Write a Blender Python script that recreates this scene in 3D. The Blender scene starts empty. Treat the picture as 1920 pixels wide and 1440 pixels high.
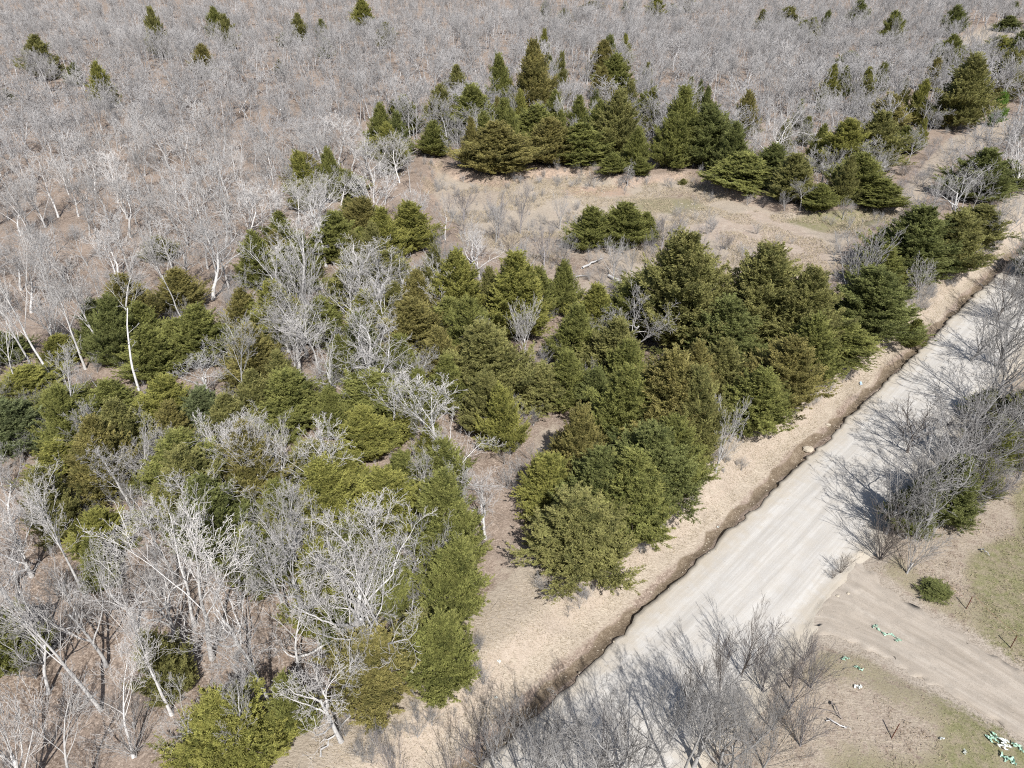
import bpy, math, random
import numpy as np
from mathutils import Vector, Matrix

SC = bpy.context.scene
COL = SC.collection
R = math.radians

# ------------------------------------------------------------------ camera
W0, H0 = 1920, 1440
FPX = 1331.0
PITCH = R(31.4)
CAMH = 30.0
cam_d = bpy.data.cameras.new("camera")
cam_d.sensor_fit = 'HORIZONTAL'
cam_d.sensor_width = 36.0
cam_d.lens = 36.0 * FPX / W0
cam_d.clip_start = 0.1
cam_d.clip_end = 6000
cam = bpy.data.objects.new("camera", cam_d)
COL.objects.link(cam)
cam.location = (0, 0, CAMH)
cam.rotation_euler = (math.pi / 2 - PITCH, 0, 0)
SC.camera = cam

# ------------------------------------------------------------------ sky, sun, exposure
SUN_AZ = (0.27, -0.96)           # horizontal direction towards the sun
SUN_EL = R(47)
wd = bpy.data.worlds.new("World")
SC.world = wd
wd.use_nodes = True
nt = wd.node_tree
bg = nt.nodes.get('Background') or nt.nodes.new('ShaderNodeBackground')
sky = nt.nodes.new('ShaderNodeTexSky')
sky.sky_type = 'NISHITA'
sky.sun_disc = False
sky.sun_elevation = SUN_EL
sky.sun_rotation = math.atan2(SUN_AZ[0], SUN_AZ[1])
sky.air_density = 1.0
sky.dust_density = 1.5
nt.links.new(sky.outputs[0], bg.inputs[0])
bg.inputs[1].default_value = 0.075
sun_d = bpy.data.lights.new("sun", 'SUN')
sun_d.energy = 4.6
sun_d.angle = R(0.5)
sun_d.color = (1.0, 0.98, 0.95)
sun = bpy.data.objects.new("sun", sun_d)
COL.objects.link(sun)
n_ = math.hypot(*SUN_AZ)
sd = Vector((-SUN_AZ[0] / n_ * math.cos(SUN_EL), -SUN_AZ[1] / n_ * math.cos(SUN_EL), -math.sin(SUN_EL)))
sun.rotation_euler = sd.to_track_quat('-Z', 'Y').to_euler()
vs = SC.view_settings
vs.view_transform = 'Standard'
vs.look = 'None'
vs.gamma = 1.0
vs.exposure = 0.72
SC.cycles.use_denoising = False
SC.cycles.filter_width = 1.1
SC.cycles.max_bounces = 5
SC.cycles.diffuse_bounces = 3
SC.cycles.transparent_max_bounces = 4

rnd = random.Random(11)
nrs = np.random.RandomState(5)

# ------------------------------------------------------------------ noise and terrain height
_tab = np.random.RandomState(3).rand(256, 256)
def vnoise(x, y, s=1.0, o=0.0):
    x = np.asarray(x, float) / s + 37.3 + o
    y = np.asarray(y, float) / s + 11.7 + o * 1.7
    xi = np.floor(x).astype(int); yi = np.floor(y).astype(int)
    fx = x - xi; fy = y - yi
    fx = fx * fx * (3 - 2 * fx); fy = fy * fy * (3 - 2 * fy)
    a = _tab[xi & 255, yi & 255]; b = _tab[(xi + 1) & 255, yi & 255]
    c = _tab[xi & 255, (yi + 1) & 255]; d = _tab[(xi + 1) & 255, (yi + 1) & 255]
    return (a * (1 - fx) + b * fx) * (1 - fy) + (c * (1 - fx) + d * fx) * fy - 0.5
def sstep(a, b, x):
    t = np.clip((np.asarray(x, float) - a) / (b - a), 0, 1)
    return t * t * (3 - 2 * t)
def flat(u, v, z=0.0):
    a = (u - 960) / FPX; b = -(v - 720) / FPX
    dy = math.cos(PITCH) + b * math.sin(PITCH); dz = -math.sin(PITCH) + b * math.cos(PITCH)
    t = (z - CAMH) / dz
    return a * t, dy * t
def poly_sd(px, py, poly):
    """signed distance to a polygon, negative inside"""
    px = np.asarray(px, float); py = np.asarray(py, float)
    d2 = np.full(px.shape, 1e12); ins = np.zeros(px.shape, bool)
    n = len(poly)
    for i in range(n):
        x0, y0 = poly[i]; x1, y1 = poly[(i + 1) % n]
        ex, ey = x1 - x0, y1 - y0
        t = np.clip(((px - x0) * ex + (py - y0) * ey) / (ex * ex + ey * ey + 1e-9), 0, 1)
        d2 = np.minimum(d2, (px - x0 - t * ex) ** 2 + (py - y0 - t * ey) ** 2)
        c = ((y0 > py) != (y1 > py))
        xx = ex * (py - y0) / (ey if abs(ey) > 1e-9 else 1e-9) + x0
        ins ^= (c & (px < xx))
    return np.where(ins, -1, 1) * np.sqrt(d2)

CLEAR = [flat(u, v, .8) for u, v in [(808, 300), (860, 330), (930, 343), (990, 326), (1100, 322), (1180, 343), (1290, 330), (1370, 365),
         (1480, 400), (1530, 408), (1640, 402), (1700, 400), (1650, 440), (1590, 485), (1560, 560), (1520, 600), (1400, 605),
         (1250, 625), (1150, 625), (1060, 570), (960, 515), (870, 480), (835, 420), (790, 360)]]
STRIP = [flat(u, v, 1.2) for u, v in [(950, 960), (985, 1000), (985, 1060), (1010, 1120), (1090, 1160), (1060, 1230), (1000, 1260), (910, 1300), (905, 1200), (905, 1110), (925, 1040)]]
GAP = [flat(u, v, 1.2) for u, v in [(985, 850), (1010, 795), (1055, 790), (1070, 830), (1040, 860), (1000, 870)]]
GAP2 = [flat(u, v, 1.2) for u, v in [(420, 590), (450, 590), (475, 625), (450, 640), (425, 620)]]
LANE = [flat(u, v, 1.2) for u, v in [(1640, 400), (1700, 340), (1760, 270), (1850, 230), (1920, 225), (1920, 262), (1820, 290), (1760, 330), (1740, 380), (1700, 400)]]
FARF = [flat(u, v, 8) for u, v in [(1800, 62), (1850, 42), (1925, 38), (1925, 60), (1860, 74)]]
DRV = [flat(u, v) for u, v in [(1480, 1140), (1560, 1070), (1640, 1080), (1720, 1140), (1830, 1200), (1935, 1275), (1990, 1330), (2010, 1450), (1960, 1410),
       (1880, 1360), (1790, 1310), (1700, 1265), (1620, 1215), (1540, 1205), (1440, 1200)]]

def road_t(x, y):
    """across the road: 0 at its left edge, growing to the right"""
    x = np.asarray(x, float); y = np.asarray(y, float)
    return (x - (y - 18.9)) / math.sqrt(2) + 0.010 * np.maximum(y - 45, 0)
ROADW = 6.9
SQ = math.sqrt(2)
def hfun(x, y):
    x = np.asarray(x, float); y = np.asarray(y, float)
    t = road_t(x, y)
    w = vnoise(x, y, 2.3) * 0.9 + vnoise(x, y, .8, 5) * .35
    bank = 1.35 * (1 - sstep(-3.6, -1.0, t + w * .7))
    ditch = -(0.30 + vnoise(x, y, 1.7, 8) * .2) * np.exp(-((t + 0.50 + w * .32) / 0.40) ** 2)
    h = bank + ditch
    und = vnoise(x, y, 17) * .9 + vnoise(x, y, 6, 3) * .35
    off = 1 - sstep(-9, -3.2, t)
    h = h + und * off + (vnoise(x, y, 1.3, 9) * .12) * (1 - sstep(-3, -0.8, t))
    r = sstep(ROADW - .2, ROADW + 1.6, t)
    h = h + r * (0.12 + vnoise(x, y, 5, 2) * .3 + vnoise(x, y, 1.1, 2) * .06)
    # pit of the clearing with an eroded rim at its back
    s = poly_sd(x, y, CLEAR) + vnoise(x, y, 4, 7) * 1.6 + vnoise(x, y, 1.2, 4) * .6
    back = sstep(78, 92, y)
    edge = 1.0 + 5.0 * (1 - back)
    h = h - 1.0 * (1 - sstep(-edge * 1.6, 0.0, s)) * (1 - .5 * (1 - back))
    # long gentle rise beyond
    d = np.maximum(y - 115 - np.maximum(x, 0) * .15, 0)
    h = h + 0.026 * d * (1 - .35 * sstep(250, 520, d)) + vnoise(x, y, 60, 6) * 3.0 * sstep(110, 230, y)
    dr = poly_sd(x, y, DRV)
    h = h * (1 - r * (1 - sstep(.2, 1.2, dr)) * .75)
    return h
def H(x, y): return float(hfun(np.array([x]), np.array([y]))[0])
def ground(u, v):
    z = 1.0
    for _ in range(14):
        x, y = flat(u, v, min(z, 26))
        z = .5 * z + .5 * H(x, y)
    return x, y, H(x, y)
CP, SP = math.cos(PITCH), math.sin(PITCH)
def proj(x, y, z):
    dz = z - CAMH
    dep = y * CP - dz * SP
    up = y * SP + dz * CP
    return 960 + FPX * x / dep, 720 - FPX * up / dep, dep
def height_for(x, y, z, vtop):
    lo, hi = .3, 26.0
    for _ in range(30):
        m = (lo + hi) / 2
        if z + m < CAMH - 1 and proj(x, y, z + m)[1] > vtop: lo = m
        else: hi = m
    return lo

# ------------------------------------------------------------------ mesh helpers
def mesh_np(name, V, F, mats=(), smooth=False, midx=None, attrs=None):
    """F: list of (n,k) int arrays"""
    me = bpy.data.meshes.new(name)
    V = np.asarray(V, dtype=np.float32)
    me.vertices.add(len(V)); me.vertices.foreach_set('co', V.ravel())
    F = [f for f in F if len(f)]
    tot = sum(f.size for f in F); n = sum(len(f) for f in F)
    me.loops.add(tot); me.polygons.add(n)
    me.loops.foreach_set('vertex_index', np.concatenate([f.ravel() for f in F]).astype(np.int32))
    st = []; s = 0
    for f in F:
        k = f.shape[1]
        st.append(np.arange(len(f)) * k + s); s += f.size
    me.polygons.foreach_set('loop_start', np.concatenate(st).astype(np.int32))
    for m in mats: me.materials.append(m)
    if midx is not None: me.polygons.foreach_set('material_index', np.asarray(midx, dtype=np.int32))
    me.update(calc_edges=True)
    me.polygons.foreach_set('use_smooth', np.full(n, smooth, dtype=bool))
    for k, (ty, a) in (attrs or {}).items():
        at = me.attributes.new(k, ty, 'POINT')
        at.data.foreach_set('value' if ty == 'FLOAT' else ('color' if ty == 'FLOAT_COLOR' else 'vector'), np.asarray(a, dtype=np.float32).ravel())
    me.update()
    return me

LVS = []
def tubes(branches, sides):
    """branches: list of (pts, radii, level) -> V, F; one closed-looking tube each"""
    V = []; Q = []; T = []; n = 0; LVS.clear()
    for pts, rad, lv in branches:
        LVS.extend([min(1, lv / 4)] * (len(pts) * sides[min(lv, len(sides) - 1)]))
        k = sides[min(lv, len(sides) - 1)]
        m = len(pts)
        d = (pts[1][0] - pts[0][0], pts[1][1] - pts[0][1], pts[1][2] - pts[0][2])
        a = (0, 0, 1) if abs(d[2]) < .8 * math.sqrt(d[0] ** 2 + d[1] ** 2 + d[2] ** 2) else (1, 0, 0)
        for i in range(m):
            j = min(i, m - 2)
            d = (pts[j + 1][0] - pts[j][0], pts[j + 1][1] - pts[j][1], pts[j + 1][2] - pts[j][2])
            e1 = (d[1] * a[2] - d[2] * a[1], d[2] * a[0] - d[0] * a[2], d[0] * a[1] - d[1] * a[0])
            l = math.sqrt(e1[0] ** 2 + e1[1] ** 2 + e1[2] ** 2) or 1
            e1 = (e1[0] / l, e1[1] / l, e1[2] / l)
            e2 = (d[1] * e1[2] - d[2] * e1[1], d[2] * e1[0] - d[0] * e1[2], d[0] * e1[1] - d[1] * e1[0])
            l = math.sqrt(e2[0] ** 2 + e2[1] ** 2 + e2[2] ** 2) or 1
            e2 = (e2[0] / l, e2[1] / l, e2[2] / l)
            p = pts[i]; r = rad[i]
            for q in range(k):
                c = math.cos(q * 2 * math.pi / k) * r; s = math.sin(q * 2 * math.pi / k) * r
                V.append((p[0] + e1[0] * c + e2[0] * s, p[1] + e1[1] * c + e2[1] * s, p[2] + e1[2] * c + e2[2] * s))
        for i in range(m - 1):
            b = n + i * k
            for q in range(k):
                q2 = (q + 1) % k
                Q.append((b + q, b + q2, b + k + q2, b + k + q))
        if k == 3: T.append((n + (m - 1) * 3, n + (m - 1) * 3 + 1, n + (m - 1) * 3 + 2))
        else:
            e = n + (m - 1) * k
            for q in range(1, k - 1): T.append((e, e + q, e + q + 1))
        n += m * k
    return V, np.array(Q, dtype=np.int32).reshape(-1, 4), np.array(T, dtype=np.int32).reshape(-1, 3)

# ------------------------------------------------------------------ materials
def new_mat(name):
    m = bpy.data.materials.new(name); m.use_nodes = True
    return m, m.node_tree, m.node_tree.nodes['Principled BSDF']
def N(t, ty, **k):
    n = t.nodes.new(ty)
    for a, b in k.items(): setattr(n, a, b)
    return n
def noise(t, vec, scale, detail=4, rough=.6, out='Fac'):
    n = N(t, 'ShaderNodeTexNoise'); n.inputs['Scale'].default_value = scale
    n.inputs['Detail'].default_value = detail; n.inputs['Roughness'].default_value = rough
    t.links.new(vec, n.inputs['Vector']); return n.outputs[out]
def ramp(t, fac, stops):
    n = N(t, 'ShaderNodeValToRGB'); e = n.color_ramp.elements
    while len(e) < len(stops): e.new(.5)
    for i, (p, c) in enumerate(stops):
        e[i].position = p; e[i].color = (c[0], c[1], c[2], 1) if not isinstance(c, (int, float)) else (c, c, c, 1)
    t.links.new(fac, n.inputs[0]); return n.outputs[0]
def mix(t, f, a, b, mode='MIX'):
    n = N(t, 'ShaderNodeMix', data_type='RGBA', blend_type=mode)
    for s, v in ((n.inputs[0], f), (n.inputs[6], a), (n.inputs[7], b)):
        if hasattr(v, 'is_output'): t.links.new(v, s)
        elif isinstance(v, (int, float)): s.default_value = v
        else: s.default_value = (v[0], v[1], v[2], 1)
    return n.outputs[2]
def mth(t, op, a, b=None, c=None, clamp=False):
    n = N(t, 'ShaderNodeMath', operation=op, use_clamp=clamp)
    for i, v in enumerate((a, b, c)):
        if v is None: continue
        if hasattr(v, 'is_output'): t.links.new(v, n.inputs[i])
        else: n.inputs[i].default_value = v
    return n.outputs[0]

def bark_mat():
    m, t, b = new_mat('bark')
    tc = N(t, 'ShaderNodeTexCoord').outputs['Object']
    oi = N(t, 'ShaderNodeObjectInfo')
    n = noise(t, tc, 3.5, 6, .75)
    c = ramp(t, n, [(.25, (.42, .41, .40)), (.5, (.92, .91, .90)), (.7, (1.12, 1.1, 1.06))])
    c = mix(t, 1.0, c, oi.outputs['Color'], 'MULTIPLY')
    v = mth(t, 'MULTIPLY_ADD', oi.outputs['Random'], .42, .74)
    lv = N(t, 'ShaderNodeAttribute', attribute_name='lv').outputs['Fac']
    c = mix(t, mth(t, 'MULTIPLY', lv, .35), c, mix(t, 1.0, c, (.62, .56, .52), 'MULTIPLY'))
    hs = N(t, 'ShaderNodeHueSaturation'); t.links.new(c, hs.inputs['Color']); t.links.new(v, hs.inputs['Value'])
    t.links.new(hs.outputs[0], b.inputs['Base Color'])
    b.inputs['Roughness'].default_value = .85
    b.inputs['Specular IOR Level'].default_value = .2
    bp = N(t, 'ShaderNodeBump'); bp.inputs['Strength'].default_value = .5; bp.inputs['Distance'].default_value = .03
    t.links.new(noise(t, tc, 14, 4), bp.inputs['Height']); t.links.new(bp.outputs[0], b.inputs['Normal'])
    return m
def foliage_mat(name, dark, mid, tip):
    m, t, b = new_mat(name)
    tone = N(t, 'ShaderNodeAttribute', attribute_name='tone').outputs['Fac']
    tipa = N(t, 'ShaderNodeAttribute', attribute_name='tip').outputs['Fac']
    oi = N(t, 'ShaderNodeObjectInfo')
    c = ramp(t, tone, [(0, dark), (.55, mid), (1, [q * 1.35 for q in mid])])
    c = mix(t, mth(t, 'MULTIPLY', tipa, .75, clamp=True), c, tip)
    c = mix(t, 1.0, c, oi.outputs['Color'], 'MULTIPLY')
    t.links.new(c, b.inputs['Base Color'])
    b.inputs['Roughness'].default_value = .7
    b.inputs['Specular IOR Level'].default_value = .15
    tr = N(t, 'ShaderNodeBsdfTranslucent'); t.links.new(c, tr.inputs[0])
    ms = N(t, 'ShaderNodeMixShader'); ms.inputs[0].default_value = .30
    t.links.new(b.outputs[0], ms.inputs[1]); t.links.new(tr.outputs[0], ms.inputs[2])
    t.links.new(ms.outputs[0], t.nodes['Material Output'].inputs[0])
    return m
def plain(name, col, rough=.8, var=.25, scale=8):
    m, t, b = new_mat(name)
    tc = N(t, 'ShaderNodeTexCoord').outputs['Object']
    c = ramp(t, noise(t, tc, scale, 4, .7), [(.3, [q * (1 - var) for q in col]), (.7, [min(1, q * (1 + var)) for q in col])])
    t.links.new(c, b.inputs['Base Color']); b.inputs['Roughness'].default_value = rough
    return m
BARK = bark_mat()
FOL = foliage_mat('cedar_foliage', (.080, .094, .036), (.215, .225, .088), (.36, .30, .14))
LIMB = plain('cedar_limb', (.15, .12, .10), .9, .3, 5)
LEAF = foliage_mat('spring_leaf', (.09, .15, .03), (.16, .26, .05), (.24, .34, .08))

def ground_mat():
    m, t, b = new_mat('ground')
    geo = N(t, 'ShaderNodeNewGeometry').outputs['Position']
    A = N(t, 'ShaderNodeAttribute', attribute_name='wa'); B = N(t, 'ShaderNodeAttribute', attribute_name='wb')
    sa = N(t, 'ShaderNodeSeparateColor'); t.links.new(A.outputs['Color'], sa.inputs[0])
    sb = N(t, 'ShaderNodeSeparateColor'); t.links.new(B.outputs['Color'], sb.inputs[0])
    nb = noise(t, geo, .35, 5, .6); nm = noise(t, geo, 2.2, 6, .7); nf = noise(t, geo, 11, 4, .8)
    vo = N(t, 'ShaderNodeTexVoronoi'); vo.inputs['Scale'].default_value = 14; t.links.new(geo, vo.inputs['Vector'])
    vs_ = N(t, 'ShaderNodeSeparateColor'); t.links.new(vo.outputs['Color'], vs_.inputs[0])
    # leaf litter: pinkish-brown flakes, dark gaps, pale curled leaves
    lit = ramp(t, vs_.outputs[0], [(0, (.08, .055, .042)), (.3, (.175, .135, .103)), (.7, (.25, .195, .152)), (1, (.42, .345, .285))])
    lit = mix(t, ramp(t, nm, [(.38, 0), (.62, 1)]), mix(t, .5, lit, (.14, .10, .075)), lit)
    lit = mix(t, ramp(t, nb, [(.35, 0), (.65, .55)]), lit, (.31, .25, .205))
    # dry grass and pale clay of the cut bank
    mp = N(t, 'ShaderNodeMapping'); mp.inputs['Rotation'].default_value = (0, 0, R(45)); mp.inputs['Scale'].default_value = (1.2, 7, 3)
    t.links.new(geo, mp.inputs[0]); st = noise(t, mp.outputs[0], 3.0, 5, .7)
    dry = ramp(t, st, [(.30, (.15, .12, .09)), (.46, (.31, .262, .205)), (.68, (.46, .40, .325))])
    dry = mix(t, ramp(t, nm, [(.4, .0), (.7, .6)]), dry, (.29, .24, .19))
    grn = ramp(t, nf, [(.3, (.10, .095, .045)), (.55, (.185, .18, .09)), (.75, (.29, .26, .16))])
    grn = mix(t, ramp(t, nm, [(.4, 0), (.65, .8)]), grn, (.27, .22, .165))
    cly = ramp(t, nm, [(.3, (.27, .205, .16)), (.5, (.345, .28, .225)), (.7, (.42, .36, .295))])
    cly = mix(t, ramp(t, nf, [(.62, 0), (.75, .8)]), cly, (.42, .335, .215))
    red = ramp(t, nm, [(.3, (.25, .17, .125)), (.65, (.37, .275, .205))])
    mud = ramp(t, mth(t, 'ADD', mth(t, 'MULTIPLY', nf, .6), mth(t, 'MULTIPLY', nm, .4)), [(.3, (.06, .045, .03)), (.5, (.15, .115, .08)), (.68, (.32, .265, .20))])
    jit = mth(t, 'MULTIPLY_ADD', nm, .9, -.45)
    jf = mth(t, 'MULTIPLY_ADD', nf, .4, -.2)
    def wgt(s):
        x = mth(t, 'ADD', mth(t, 'ADD', s, jit), jf)
        return ramp(t, x, [(.38, 0), (.62, 1)])
    c = mix(t, wgt(sa.outputs[0]), lit, dry)
    c = mix(t, wgt(sa.outputs[1]), c, grn)
    c = mix(t, mth(t, 'MULTIPLY', wgt(sa.outputs[2]), .8), c, cly)
    c = mix(t, wgt(sb.outputs[0]), c, red)
    c = mix(t, wgt(sb.outputs[1]), c, mud)
    grv = ramp(t, nf, [(.3, (.17, .145, .115)), (.5, (.31, .265, .215)), (.72, (.40, .35, .295))])
    c = mix(t, wgt(sb.outputs[2]), c, grv)
    c = mix(t, ramp(t, nf, [(.25, .45), (.45, 0)]), c, (.12, .09, .065))
    t.links.new(c, b.inputs['Base Color'])
    b.inputs['Roughness'].default_value = .95; b.inputs['Specular IOR Level'].default_value = .1
    bp = N(t, 'ShaderNodeBump'); bp.inputs['Strength'].default_value = .7; bp.inputs['Distance'].default_value = .05
    t.links.new(mth(t, 'ADD', nf, mth(t, 'MULTIPLY', vs_.outputs[1], .5)), bp.inputs['Height']); t.links.new(bp.outputs[0], b.inputs['Normal'])
    return m
def road_mat(name, track):
    m, t, b = new_mat(name)
    uv = N(t, 'ShaderNodeAttribute', attribute_name='st').outputs['Vector']
    geo = N(t, 'ShaderNodeNewGeometry').outputs['Position']
    mp = N(t, 'ShaderNodeMapping'); mp.inputs['Scale'].default_value = (.10, 2.2, 1); t.links.new(uv, mp.inputs[0])
    st = noise(t, mp.outputs[0], 1.6, 6, .6)
    nf = noise(t, geo, 26, 3, .8); nm = noise(t, geo, 1.4, 5, .6)
    if track:
        c = ramp(t, st, [(.25, (.235, .20, .16)), (.5, (.33, .285, .235)), (.75, (.41, .365, .31))])
        c = mix(t, ramp(t, nm, [(.45, 0), (.7, .6)]), c, (.24, .21, .175))
        c = mix(t, ramp(t, nf, [(.56, 0), (.70, .8)]), c, (.11, .10, .08))
    else:
        c = ramp(t, st, [(.25, (.33, .31, .28)), (.5, (.41, .39, .36)), (.75, (.48, .462, .43))])
        c = mix(t, ramp(t, nm, [(.40, 0), (.7, .5)]), c, (.38, .345, .295))
        se = N(t, 'ShaderNodeSeparateXYZ'); t.links.new(uv, se.inputs[0])
        ed = mth(t, 'ADD', mth(t, 'ABSOLUTE', mth(t, 'SUBTRACT', se.outputs[1], 3.3)), mth(t, 'MULTIPLY_ADD', nm, 1.6, -.8))
        c = mix(t, ramp(t, mth(t, 'MULTIPLY', ed, .25), [(.52, 0), (.80, .85)]), c, (.37, .325, .26))
        c = mix(t, ramp(t, nf, [(.58, 0), (.74, .6)]), c, (.26, .24, .21))
    c = mix(t, ramp(t, nf, [(.28, .35), (.42, 0)]), c, (.55, .535, .50))
    t.links.new(c, b.inputs['Base Color']); b.inputs['Roughness'].default_value = .95; b.inputs['Specular IOR Level'].default_value = .1
    bp = N(t, 'ShaderNodeBump'); bp.inputs['Strength'].default_value = .35; bp.inputs['Distance'].default_value = .03
    t.links.new(mth(t, 'ADD', nf, mth(t, 'MULTIPLY', st, 1.5)), bp.inputs['Height']); t.links.new(bp.outputs[0], b.inputs['Normal'])
    return m
GRASSM = plain('dry_grass_blade', (.34, .285, .20), .8, .35, 1.2)
TUFTM = plain('dead_tuft_blade', (.33, .27, .19), .85, .4, 1.5)
STICKM = plain('dead_wood', (.26, .23, .20), .85, .4, 2)
MINT = plain('mint_plastic', (.34, .50, .39), .5, .3, 9)
WHITE = plain('white_paper', (.65, .68, .65), .6, .08, 6)
BLUE = plain('pale_blue_plastic', (.45, .62, .80), .4, .2, 9)
RUST = plain('rusty_steel', (.20, .085, .05), .8, .4, 12)
STONE = plain('pale_stone', (.34, .295, .23), .9, .2, 4)

def tag(o, label=None, cat=None, group=None, kind=None):
    for k, v in (('label', label), ('category', cat), ('group', group), ('kind', kind)):
        if v: o[k] = v
    return o
def link(name, me, parent=None, loc=(0, 0, 0)):
    o = bpy.data.objects.new(name, me); COL.objects.link(o); o.location = loc
    if parent: o.parent = parent
    return o

# ------------------------------------------------------------------ ground sheet
def axis(lo, hi, step, far_lo, far_hi, g=1.09):
    a = list(np.arange(lo, hi, step)); s = step; x = a[-1]
    while x < far_hi: s = min(s * g, 60); x += s; a.append(x)
    s = step; x = a[0]; pre = []
    while x > far_lo: s = min(s * g, 60); x -= s; pre.append(x)
    return np.array(pre[::-1] + a)
ax = axis(-45, 62, .34, -1300, 1300); ay = axis(12, 124, .34, -60, 2200)
GX, GY = np.meshgrid(ax, ay)
gx, gy = GX.ravel(), GY.ravel()
gz = hfun(gx, gy)
nx, ny = len(ax), len(ay)
idx = np.arange(nx * ny).reshape(ny, nx)
F = np.stack([idx[:-1, :-1].ravel(), idx[:-1, 1:].ravel(), idx[1:, 1:].ravel(), idx[1:, :-1].ravel()], 1)
T_ = road_t(gx, gy)
wn = vnoise(gx, gy, 3) * 1.2
def band(a, b, x, s=.8): return sstep(a - s, a + s, x) * (1 - sstep(b - s, b + s, x))
cs = poly_sd(gx, gy, CLEAR); ss = poly_sd(gx, gy, STRIP); ds = poly_sd(gx, gy, DRV); ls = poly_sd(gx, gy, LANE); fs = poly_sd(gx, gy, FARF)
inC = 1 - sstep(-2.5, 1.0, cs)
dry = band(-6.0, -.9, T_ + wn * .5) * .95
dry = np.maximum(dry, inC * (.72 + vnoise(gx, gy, 9, 2) * .7))
dry = np.maximum(dry, (1 - sstep(-1, 1, ls)) * .62)
dry = np.maximum(dry, (1 - sstep(-1.5, 1.5, ss)) * .56)
dry = np.maximum(dry, (1 - sstep(-1, 1.2, poly_sd(gx, gy, GAP))) * .56)
dry = np.maximum(dry, sstep(6.0, 7.2, T_) * .55)
dry = np.maximum(dry, (1 - sstep(-2, 8, fs)) * .9)
grn = sstep(9.5, 13.5, T_ + vnoise(gx, gy, 5, 8) * 4) * .85
grn = np.maximum(grn, (1 - sstep(.4, 2.6, np.abs(ds - 1.3))) * .52 * sstep(6.5, 8, T_))
gp = [flat(u, v, .4) for u, v in [(1540, 415), (1640, 410), (1660, 425), (1600, 440), (1540, 438), (1480, 420)]]
grn = np.maximum(grn, (1 - sstep(-1, 3, poly_sd(gx, gy, gp))) * .85)
gp = [flat(u, v, .4) for u, v in [(1180, 370), (1300, 372), (1340, 395), (1280, 405), (1180, 392)]]
grn = np.maximum(grn, (1 - sstep(-2, 3, poly_sd(gx, gy, gp))) * .62)
cl = [flat(u, v, .4) for u, v in [(1300, 430), (1420, 400), (1500, 440), (1540, 480), (1540, 530), (1480, 545), (1440, 490), (1330, 450)]]
cly = (1 - sstep(-2, 4, poly_sd(gx, gy, cl))) * .92
cly = np.maximum(cly, (1 - sstep(-2, 3, poly_sd(gx, gy, [flat(u, v, .4) for u, v in [(1030, 390), (1110, 388), (1110, 400), (1030, 402)]]))) * .6)
cly = np.maximum(cly, band(-3.2, -1.5, T_ + wn * .5, .5) * .52)
rim = (1 - sstep(.2, 2.2, np.abs(cs + 1.0))) * sstep(84, 96, gy)
red = np.maximum(rim * .44, 0)
red = np.maximum(red, (1 - sstep(-1, 3, poly_sd(gx, gy, [flat(u, v, .4) for u, v in [(1060, 348), (1170, 350), (1180, 366), (1060, 362)]]))) * .6)
wm = vnoise(gx, gy, 1.3, 12) * .9 + vnoise(gx, gy, 5, 3) * .7
mud = band(-.80, -.10, T_ + wm * .8, .28) * .95
wa = np.stack([dry, grn, cly, np.ones_like(gx)], 1); grv = np.maximum((1 - sstep(-.5, 1.8, ds)) * .8 * sstep(6, 7, T_), band(ROADW - 1.5, ROADW + 1.2, T_ + wn * .5, .8) * .62)
wb = np.stack([red, mud, grv, np.ones_like(gx)], 1)
gme = mesh_np('ground', np.stack([gx, gy, gz], 1), [F], [ground_mat()], True, attrs={'wa': ('FLOAT_COLOR', np.clip(wa, 0, 1)), 'wb': ('FLOAT_COLOR', np.clip(wb, 0, 1.2))})
tag(link('ground', gme), kind='structure')

# ------------------------------------------------------------------ gravel road with a broken left lip
def strip_mesh(name, sa, ta, pos, mat):
    V = []; ST = []
    for s in sa:
        for k, tq in enumerate(ta):
            x, y, z, tt = pos(s, k, tq); V.append((x, y, z)); ST.append((s, tt, 0))
    n = len(ta); idx = np.arange(len(sa) * n).reshape(len(sa), n)
    F = np.stack([idx[:-1, :-1].ravel(), idx[1:, :-1].ravel(), idx[1:, 1:].ravel(), idx[:-1, 1:].ravel()], 1)
    return mesh_np(name, V, [F], [mat], True, attrs={'st': ('FLOAT_VECTOR', ST)})
def road_pos(s, k, tq):
    # s along, t across
    lip = float(vnoise(s, 0, 1.1, 1)) * .26 + float(vnoise(s, 3, .45, 2)) * .26 + float(vnoise(s, 13, .3, 2)) * .14 + float(vnoise(s, 9, 4, 2)) * .3
    rr = float(vnoise(s, 7, 2.0, 3)) * .9 + float(vnoise(s, 5, .6, 3)) * .3
    t = tq
    if tq < 1: t = tq + lip * (1 - tq)
    if tq > ROADW - 1: t = tq + rr * (tq - ROADW + 1)
    y0 = 18.9 + s / SQ * 1.0
    x = s / SQ + t / SQ; y = 18.9 + s / SQ - t / SQ
    t2 = t - 0.010 * max(y - 45, 0) if y > 45 else t
    x = s / SQ + t2 / SQ; y = 18.9 + s / SQ - t2 / SQ
    ruts = -.035 * sum(math.exp(-((t - c) / .38) ** 2) for c in (1.5, 3.1, 4.3, 5.8)) + float(vnoise(x, y, 1.2, 6)) * .03
    z = .035 + .09 * (1 - ((t - 3.4) / 3.6) ** 2) + ruts
    if k == 0: z = -.5
    if tq >= ROADW - .4:
        z = H(x, y) + (.06, .02, -.12)[min(2, max(0, int(round((tq - ROADW + .4) / .4))))]
    return x, y, z, t
ta = [0.0, .02] + list(np.arange(.25, ROADW - .4, .24)) + [ROADW - .4, ROADW, ROADW + .4]
rme = strip_mesh('road', np.arange(-22, 130, .28), ta, road_pos, road_mat('gravel_road', False))
tag(link('road', rme), kind='structure')
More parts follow.
